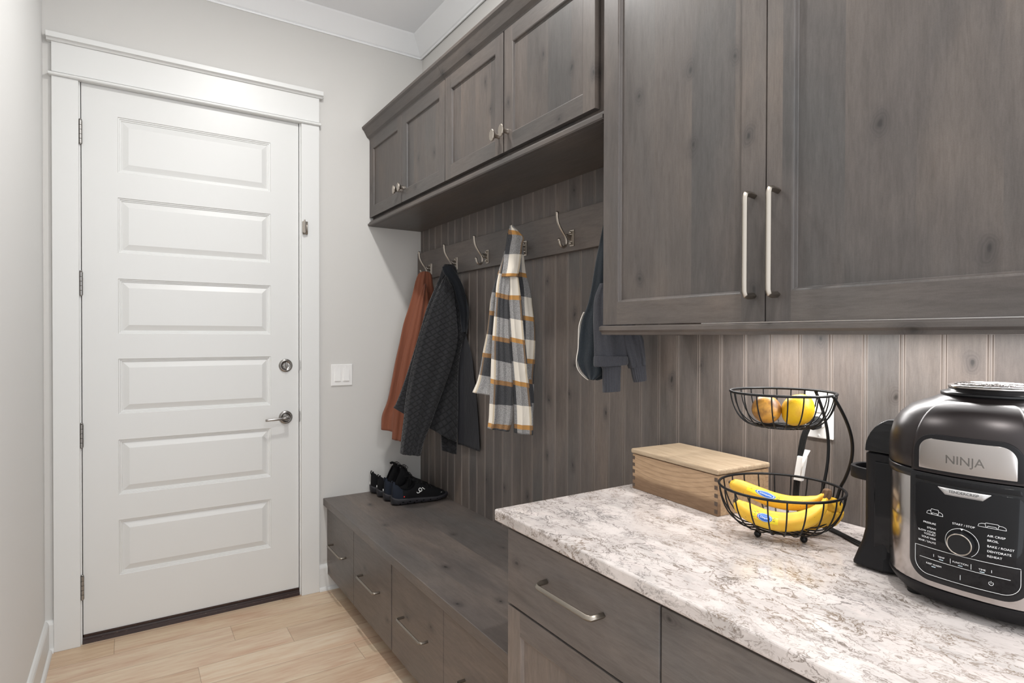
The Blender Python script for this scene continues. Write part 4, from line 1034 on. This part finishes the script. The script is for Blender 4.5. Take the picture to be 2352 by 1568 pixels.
# ------------------------------------------------------------------ pressure cooker
M['ckb'] = plain('cooker_matte_black', (.006, .0055, .0065), .5, 0, .25, grain=(500, .12, .0004))
M['ckg'] = plain('cooker_gloss_black', (.003, .003, .004), .07, 0, .3)
M['cks'] = plain('cooker_satin_black', (.006, .006, .007), .3, 0, .35)
a = N('cooker_lid_bronze_black', .33, .55, .5); a.set('Base Color', (.024, .019, .019)); f = a.noise(a.obj(), 900, 2); a.bump(f, .12, .0003); M['ckl'] = a.m
a = N('brushed_steel', .27, 1, .5); g = a.noise(a.mapv(a.obj(), (40, 40, 700)), 6, 3, .6)
a.set('Base Color', (.44, .41, .395)); a.set('Roughness', a.ramp(g, [(.3, .13), (.7, .22)])); a.set('Anisotropic', .4); M['cksteel'] = a.m
M['ink'] = plain('white_panel_print', (.80, .80, .80), .5); M['badge'] = plain('silver_badge', (.45, .44, .435), .35, .6); M['inkd'] = plain('dark_panel_print', (.03, .03, .03), .5)
M['btn'] = plain('pale_button_mark', (.55, .66, .72), .4)
ck = thing('pressure_cooker', 'large black and steel electric pressure cooker at the right end of the counter', 'cooker', (1.404, -2.786, .9145), math.radians(-86.1))
L_ = dict(local=True)
def sq(prof, **k):
    o = MB(); n0 = 0; seg = 72; mi = k.get('mi', 0)
    for r, h in prof:
        for j in range(seg):
            th = 2*PI*j/seg; c, s_ = math.cos(th), math.sin(th)
            rr = r/((abs(c)**2.5+abs(s_)**2.5)**(1/2.5))
            if r < .09: rr = r
            o.v.append((rr*c, rr*s_, h))
    for i in range(len(prof)-1):
        for j in range(seg):
            j2 = (j+1) % seg; o.face((i*seg+j, i*seg+j2, (i+1)*seg+j2, (i+1)*seg+j), mi, True)
    o.face([j for j in range(seg)][::-1]); o.face([(len(prof)-1)*seg+j for j in range(seg)])
    return o
sq([(.118, .006), (.126, .008), (.134, .016), (.141, .026), (.1445, .033), (.1445, .0345)]).build('cooker_base', M['ckb'], ck, **L_)
for x, y in ((-.085, -.085), (.085, -.085), (-.085, .085), (.085, .085)): o = MB(); o.lathe([(.014, 0), (.014, .008)], (x, y, 0), 16); o.build('foot', M['rubber'], ck, **L_)
sq([(.1420, .034), (.1425, .036), (.1425, .206), (.1420, .207)]).build('steel_band', M['cksteel'], ck, **L_)
sq([(.1445, .2065), (.146, .209), (.146, .219), (.1445, .2205)]).build('upper_ring', M['cks'], ck, **L_)
lid = sq([(.1435, .2212), (.1455, .224), (.1458, .245), (.1440, .268), (.139, .288), (.129, .306), (.115, .319), (.098, .3275), (.0899, .3310), (.0895, .3315), (.080, .336), (.0745, .340)]).build('lid', M['ckl'], ck, **L_)
o = MB(); o.lathe([(.0740, .3385), (.0765, .3405), (.0760, .3445), (.070, .346), (.066, .347), (.0645, .351)], (0, 0, 0), 56); o.build('vent_collar', M['cks'], ck, **L_)
o = MB(); o.lathe([(.063, .3505), (.0655, .3515), (.0660, .3545), (.064, .3565), (.060, .3572)], (0, 0, 0), 56); vt = o.build('vent_rim', M['cksteel'], ck, **L_)
o = MB(); 
for k in range(6): o.tube(circle((0, 0, .358), .012+.0085*k, 40), .0014, 6, closed=True)
for k in range(12): q = 2*PI*k/12; o.tube([(.012*math.cos(q), .012*math.sin(q), .358), (.058*math.cos(q), .058*math.sin(q), .358)], .0012, 6)
child(o, 'vent_grille', M['cksteel'], vt)
RC = .24; Y0 = -.1545
def Yf(u): return Y0+u*u/(2*RC)
def slab(u0, u1, vlo, vhi, off, yb, nu=37):
    """front plate that follows the bowed face; vlo/vhi are functions of u"""
    o = MB(); us_ = []
    for k in range(nu):
        q = -1+2*k/(nu-1); us_.append((u0+u1)/2+(u1-u0)/2*math.sin(q*PI/2))
    for k, u in enumerate(us_):
        a_, b_ = vlo(u), vhi(u); yy = Yf(u)-off
        o.v += [(u, yy, a_), (u, yy, b_), (u, yb, b_), (u, yb, a_)]
    for k in range(nu-1):
        for j in range(4): o.face((k*4+j, k*4+(j+1) % 4, (k+1)*4+(j+1) % 4, (k+1)*4+j), 0, j == 0)
    o.face((0, 1, 2, 3)); n = (nu-1)*4; o.face((n+3, n+2, n+1, n))
    return o
def rc(u0, u1, v, R, sgn):
    def f(u):
        d = min(u-u0, u1-u)
        return v+sgn*(R-math.sqrt(max(0, R*R-(R-d)**2))) if d < R else v
    return f
BU = .0765
slab(-BU, BU, rc(-BU, BU, .0480, .030, 1), rc(-BU, BU, .2195, .005, -1), 0, -.10).build('front_bezel', M['cks'], ck, bevel=.0025, **L_)
pan = slab(-.0700, .0700, rc(-.0700, .0700, .0545, .026, 1), rc(-.0700, .0700, .2030, .009, -1), .0009, -.12).build('control_panel', M['ckg'], ck, bevel=.0006, **L_)
slab(-.068, .068, lambda u: .2065, rc(-.068, .068, .2150, .004, -1), .0012, -.12).build('front_lip', M['ckg'], ck, bevel=.0010, **L_)
# lid front, swept back over the dome
prof_ = [(0, .2215), (0, .250), (.0022, .268), (.0082, .2885), (.0195, .3065), (.0345, .320), (.052, .3288), (.062, .3322)]
pp = smooth_path([(a_, b_, 0) for a_, b_ in prof_], 4)
o = MB(); 
def hood(u, v):
    q = pp[min(int(round(v*(len(pp)-1))), len(pp)-1)]; wd = BU*(1-.42*v**2.2)
    e = abs(u-.5)*2; s_ = math.copysign(1, u-.5)
    if e > .88: uu = s_*wd; inn = (e-.88)/.12
    else: uu = s_*wd*(e/.88); inn = 0
    rd = .24-.14*v; cur = rd-math.sqrt(rd*rd-uu*uu)
    return (uu*(1-.02*inn), Y0+q[0]+cur+inn*.045, q[1]-inn*.012*v)
o.grid(hood, 45, len(pp)); hd = o.build('lid_front', M['ckl'], ck, **L_)
slab(-.0705, .0705, rc(-.0705, .0705, .2245, .004, 1), rc(-.0705, .0705, .2830, .030, -1), .0006, -.13).build('plate_surround', M['ckb'], ck, bevel=.001, **L_)
slab(-.0625, .0625, rc(-.0625, .0625, .2275, .001, 1), rc(-.0625, .0625, .2760, .020, -1), .0016, -.13).build('name_plate', M['cksteel'], ck, bevel=.0004, **L_)
def panel_text(name, txt, u, v, size, mat, off=.0012, align='CENTER', bold=.0, stretch=1.0, parent=None):
    V, Fc = text_mesh(txt, size, 0., align, bold)
    o = MB()
    for x, y, z in V: o.v.append((u+x*stretch, Yf(u+x*stretch)-off-.0002, v+y))
    for f_ in Fc: o.face(f_)
    return o.build(name, mat, parent or ck, fixn=False, **L_)
M['emb'] = plain('embossed_steel', (.20, .19, .18), .3, 1)
panel_text('name_lettering', 'NINJA', 0, .2465, .0185, M['emb'], .0017, stretch=1.0)
o = slab(-.0345, .0335, lambda u: .1915+max(0, (abs(u+.0005)-.024))*1.0, lambda u: .2020, .0014, -.14); o.build('badge', M['badge'], ck, **L_)
panel_text('badge_lettering', 'TENDERCRISP', -.0005, .1975, .0062, M['inkd'], .0016)
def ptext(txt, u, v, al, size=.0040): return panel_text('panel_lettering', txt, u, v, size, M['ink'], .0011, al, 0, 1.08, pan)
for txt, v in (('PRESSURE', .1405), ('STEAM', .1325), ('SLOW COOK', .1265), ('YOGURT', .1222), ('SOUS VIDE', .1165), ('SEAR / SAUT\u00c9', .1100)): ptext(txt, -.0365, v, 'RIGHT')
for txt, v in (('AIR CRISP', .1410), ('BROIL', .1340), ('BAKE / ROAST', .1255), ('DEHYDRATE', .1180), ('REHEAT', .1105)): ptext(txt, .0290, v, 'LEFT', .0045)
ptext('START / STOP', 0, .1490, 'CENTER', .0043)
ptext('TEMP', -.029, .0905, 'CENTER', .0037); ptext('FUNCTION', -.0035, .0895, 'CENTER', .0037); ptext('TIME', .0235, .0880, 'CENTER', .0037); ptext('KEEP WARM', -.0395, .0755, 'CENTER', .0037)
def pline(name, P, mat, r=.00035, off=.0012, par=None):
    Q = []
    for (a_, b_), (c_, d_) in zip(P, P[1:]):
        for k in range(6): q = k/6; Q.append((a_+(c_-a_)*q, b_+(d_-b_)*q))
    Q.append(P[-1]); o = MB(); o.tube([(u, Yf(u)-off, v) for u, v in Q], r, 5)
    return o.build(name, mat, par or pan, **L_)
def arc(cu, cv, r, a0, a1, n=20): return [(cu+r*math.cos(math.radians(a0+(a1-a0)*k/n)), cv+r*math.sin(math.radians(a0+(a1-a0)*k/n))) for k in range(n+1)]
pline('panel_outline', [(-.0670, .1010), (.0670, .1005), (.0670, .084)] + arc(.047, .078, .020, 0, -90, 8) + arc(-.047, .078, .020, -90, -180, 8) + [(-.0670, .1010)], M['ink'])
pline('panel_line', [(-.060, .0835), (.056, .0815)], M['ink'])
for u, v0_, v1_ in ((-.0395, .0885, .0925), (-.0165, .0855, .0930), (.0100, .0845, .0925), (.0345, .0865, .0905), (-.0035, .0640, .0715)): pline('panel_line', [(u, v0_), (u, v1_)], M['ink'])
for u, v in ((-.029, .0868), (-.0035, .0858), (.0235, .0845), (-.0395, .0722)): pline('button_mark', [(u-.0028, v), (u+.0028, v)], M['btn'], .0006)
pline('power_symbol', arc(.034, .0705, .0027, 125, 415, 16), M['ink']); pline('power_symbol', [(.034, .0705), (.034, .0742)], M['ink'])
pline('dial_arc', arc(-.002, .1215, .0215, 235, -55, 36), M['ink'])
o = MB(); o.prism([(-.0022, 0, .0024), (.0022, 0, .0024), (0, 0, -.0008)], (-.002, Yf(0)-.0014, .1412), (-.002, Yf(0)-.0009, .1412)); o.build('dial_pointer', M['ink'], ck, **L_)
# icons
def icon(u, v, w_, flat_):
    h = .0068; P = [[(-w_, 0), (-w_, h*.45)], [(w_, 0), (w_, h*.45)], [(-w_, 0), (w_, 0)]]
    pline('icon', [(u-w_, v), (u+w_, v)], M['ink'], .00028)
    pline('icon', [(u-w_, v)] + [(u-w_*.95, v+h*.5), (u-w_*.75, v+h*.75), (u-w_*.5, v+h*.8), (u-w_*.42, v+h*(1. if flat_ else 1.25)), (u+w_*.42, v+h*(1. if flat_ else 1.25)), (u+w_*.5, v+h*.8), (u+w_*.75, v+h*.75), (u+w_*.95, v+h*.5), (u+w_, v)], M['ink'], .00028)
    pline('icon', [(u-w_*.35, v), (u-w_*.3, v+h*.35), (u+w_*.3, v+h*.35), (u+w_*.35, v)], M['ink'], .00028)
    pline('icon', [(u-w_*.5, v+h*.8), (u-w_*.4, v)], M['ink'], .00028); pline('icon', [(u+w_*.5, v+h*.8), (u+w_*.4, v)], M['ink'], .00028)
icon(-.0385, .1555, .0115, False); icon(.0345, .1530, .0165, True)
o = MB(); o.lathe([(.0178, .0), (.0178, .003), (.0165, .010), (.0160, .0128)], (-.002, Y0, .1215), 40, 'y'); dial = o.build('dial', M['cks'], ck, **L_)
o = MB(); o.tube([( -.002+.0155*math.cos(q), Y0-.0132, .1215+.0155*math.sin(q)) for q in [2*PI*j/44 for j in range(44)]], .0009, 8, closed=True); o.build('dial_ring', M['nickel'], dial, **L_)
# side columns and handles
for sg in (-1, 1):
    def col(u, v, sg=sg):
        z = [0.004, .012, .030, .050, .075, .12, .18, .2195][min(7, int(round(v*7)))]
        fl = .020*max(0, 1-z/.065)**1.0 if z < .065 else 0
        xi, xo = .128, .190+fl; y0_, y1_ = -.045-fl*.6, .060
        R = .012; P = [(xi, y0_+.012), (xi+.022, y0_), (xo-R, y0_+.004), (xo-R*.3, y0_+.004+R*.3), (xo, y0_+.004+R), (xo, y1_-R), (xo-R, y1_), (xi, y1_)]
        q = P[min(7, int(round(u*8)) % 8)]; return (sg*q[0], q[1], z)
    o = MB(); o.grid(col, 8, 8, closed_u=True, capends=True)
    for i in range(len(o.sm)): o.sm[i] = False
    cl_ = o.build('side_column', M['ckb'], ck, bevel=.004, **L_)
    o = MB(); o.box(sg*.140, -.0468, .040, sg*.1690, -.040, .205); o.build('gloss_strip', M['ckg'], cl_, bevel=.002, **L_)
    def cap(u, v, sg=sg):
        a_ = v*PI/2*.98; xi, xo = .125, .190; y0_, y1_ = -.045, .060
        x = xi+(xo-xi)*math.cos(a_)**.8 if True else 0; z = .2215+.066*math.sin(a_)
        P = [(xi-.02, y0_+.010+.02*v), (xi+.015*(1-v), y0_+.012*v), (x, y0_+.008+.02*v*v), (x, y1_-.008-.02*v*v), (xi, y1_-.02*v), (xi-.02, y1_-.02*v)]
        q = P[int(round(u*6)) % 6]; return (sg*q[0], q[1], z)
    o = MB(); o.grid(cap, 6, 9, closed_u=True, capends=True)
    for i in range(len(o.sm)): o.sm[i] = i % 6 == 2
    o.build('hinge_cover', M['cks'], ck, bevel=.003, **L_)
    P = [(sg*.180, -.030, .174), (sg*.205, -.024, .174), (sg*.222, -.010, .174), (sg*.226, .010, .174), (sg*.222, .030, .174), (sg*.205, .044, .174), (sg*.180, .050, .174)]
    o = MB()
    pts_ = smooth_path(P, 5); n0 = 0
    for p_ in range(len(pts_)):
        tn = (pts_[min(p_+1, len(pts_)-1)]-pts_[max(p_-1, 0)]).normalized(); sd = tn.cross(Vector((0, 0, 1))).normalized()
        for a_, b_ in ((-.004, -.0115), (.004, -.0095), (.004, .0115), (-.004, .0115)): o.v.append(tuple(pts_[p_]+sd*a_+Vector((0, 0, b_))))
    k = len(pts_)
    for i in range(k-1):
        for j in range(4): o.face((i*4+j, i*4+(j+1) % 4, (i+1)*4+(j+1) % 4, (i+1)*4+j), 0, True)
    o.face((3, 2, 1, 0)); o.face(((k-1)*4, (k-1)*4+1, (k-1)*4+2, (k-1)*4+3)); o.build('side_handle', M['ckb'], ck, bevel=.0015, **L_)
def wallp(px_, py_, x): r = _ray(px_, py_); return CAM+r*((x-CAM.x)/r.x)
ctr = [wallp(1872, 972, 1.562), wallp(1856, 982, 1.558), wallp(1846, 1005, 1.556), wallp(1840, 1035, 1.556), wallp(1835, 1070, 1.557), wallp(1830, 1110, 1.558), wallp(1828, 1150, 1.556), wallp(1831, 1172, 1.553)]
sp = smooth_path(ctr, 6); co = MB()
for k in range(4):
    of = (k-1.5)*.0040; co.tube([q+Vector((0, -of, of*.3 if i < 8 else 0)) for i, q in enumerate(sp)], .0023, 7)
for k in range(3):
    c0 = sp[-1]; z = .9172+.0; P = [c0+Vector((0, -.004*k, 0)), (1.548-.006*k, -2.375, .925), (1.530-.008*k, -2.42, z), (1.505-.009*k, -2.47-.006*k, z), (1.475-.008*k, -2.53, z), (1.455-.006*k, -2.575, z), (1.45, -2.615, z+.002)]
    co.tube(smooth_path(P, 8), .0023, 7)
pc = co.build('power_cord', M['rubber'], ck)
o = MB(); a0 = wallp(1841, 1048, 1.551); a1 = wallp(1832, 1103, 1.551)
o.prism([(-.0015, .0105, 0), (-.0015, -.0105, 0), (.009, -.0105, 0), (.009, .0105, 0)], a0, a1); o.build('tag_wrap', M['plastic'], pc, local=True, bevel=.001)
o = MB()
def tagf(u, v):
    p = a0.lerp(a1, -.28+v*1.1)+Vector((-.003-.006*math.sin(PI*v), -.0075-.014*u*(1-v*.9), .002)); return p
o.grid(tagf, 5, 8); ob = o.build('paper_tag', M['plastic'], pc, local=True); sm = ob.modifiers.new('thick', 'SOLIDIFY'); sm.thickness = .0005

o = MB(); o.prism([(0, -.013, -.012), (0, -.013, .012), (0, -.004, .016), (0, .010, .014), (0, .014, 0), (0, .010, -.014), (0, -.004, -.016)], (XP-.0095, -2.372, 1.143), (XP-.034, -2.370, 1.142)); o.build('plug', M['rubber'], pc, local=True, bevel=.003)
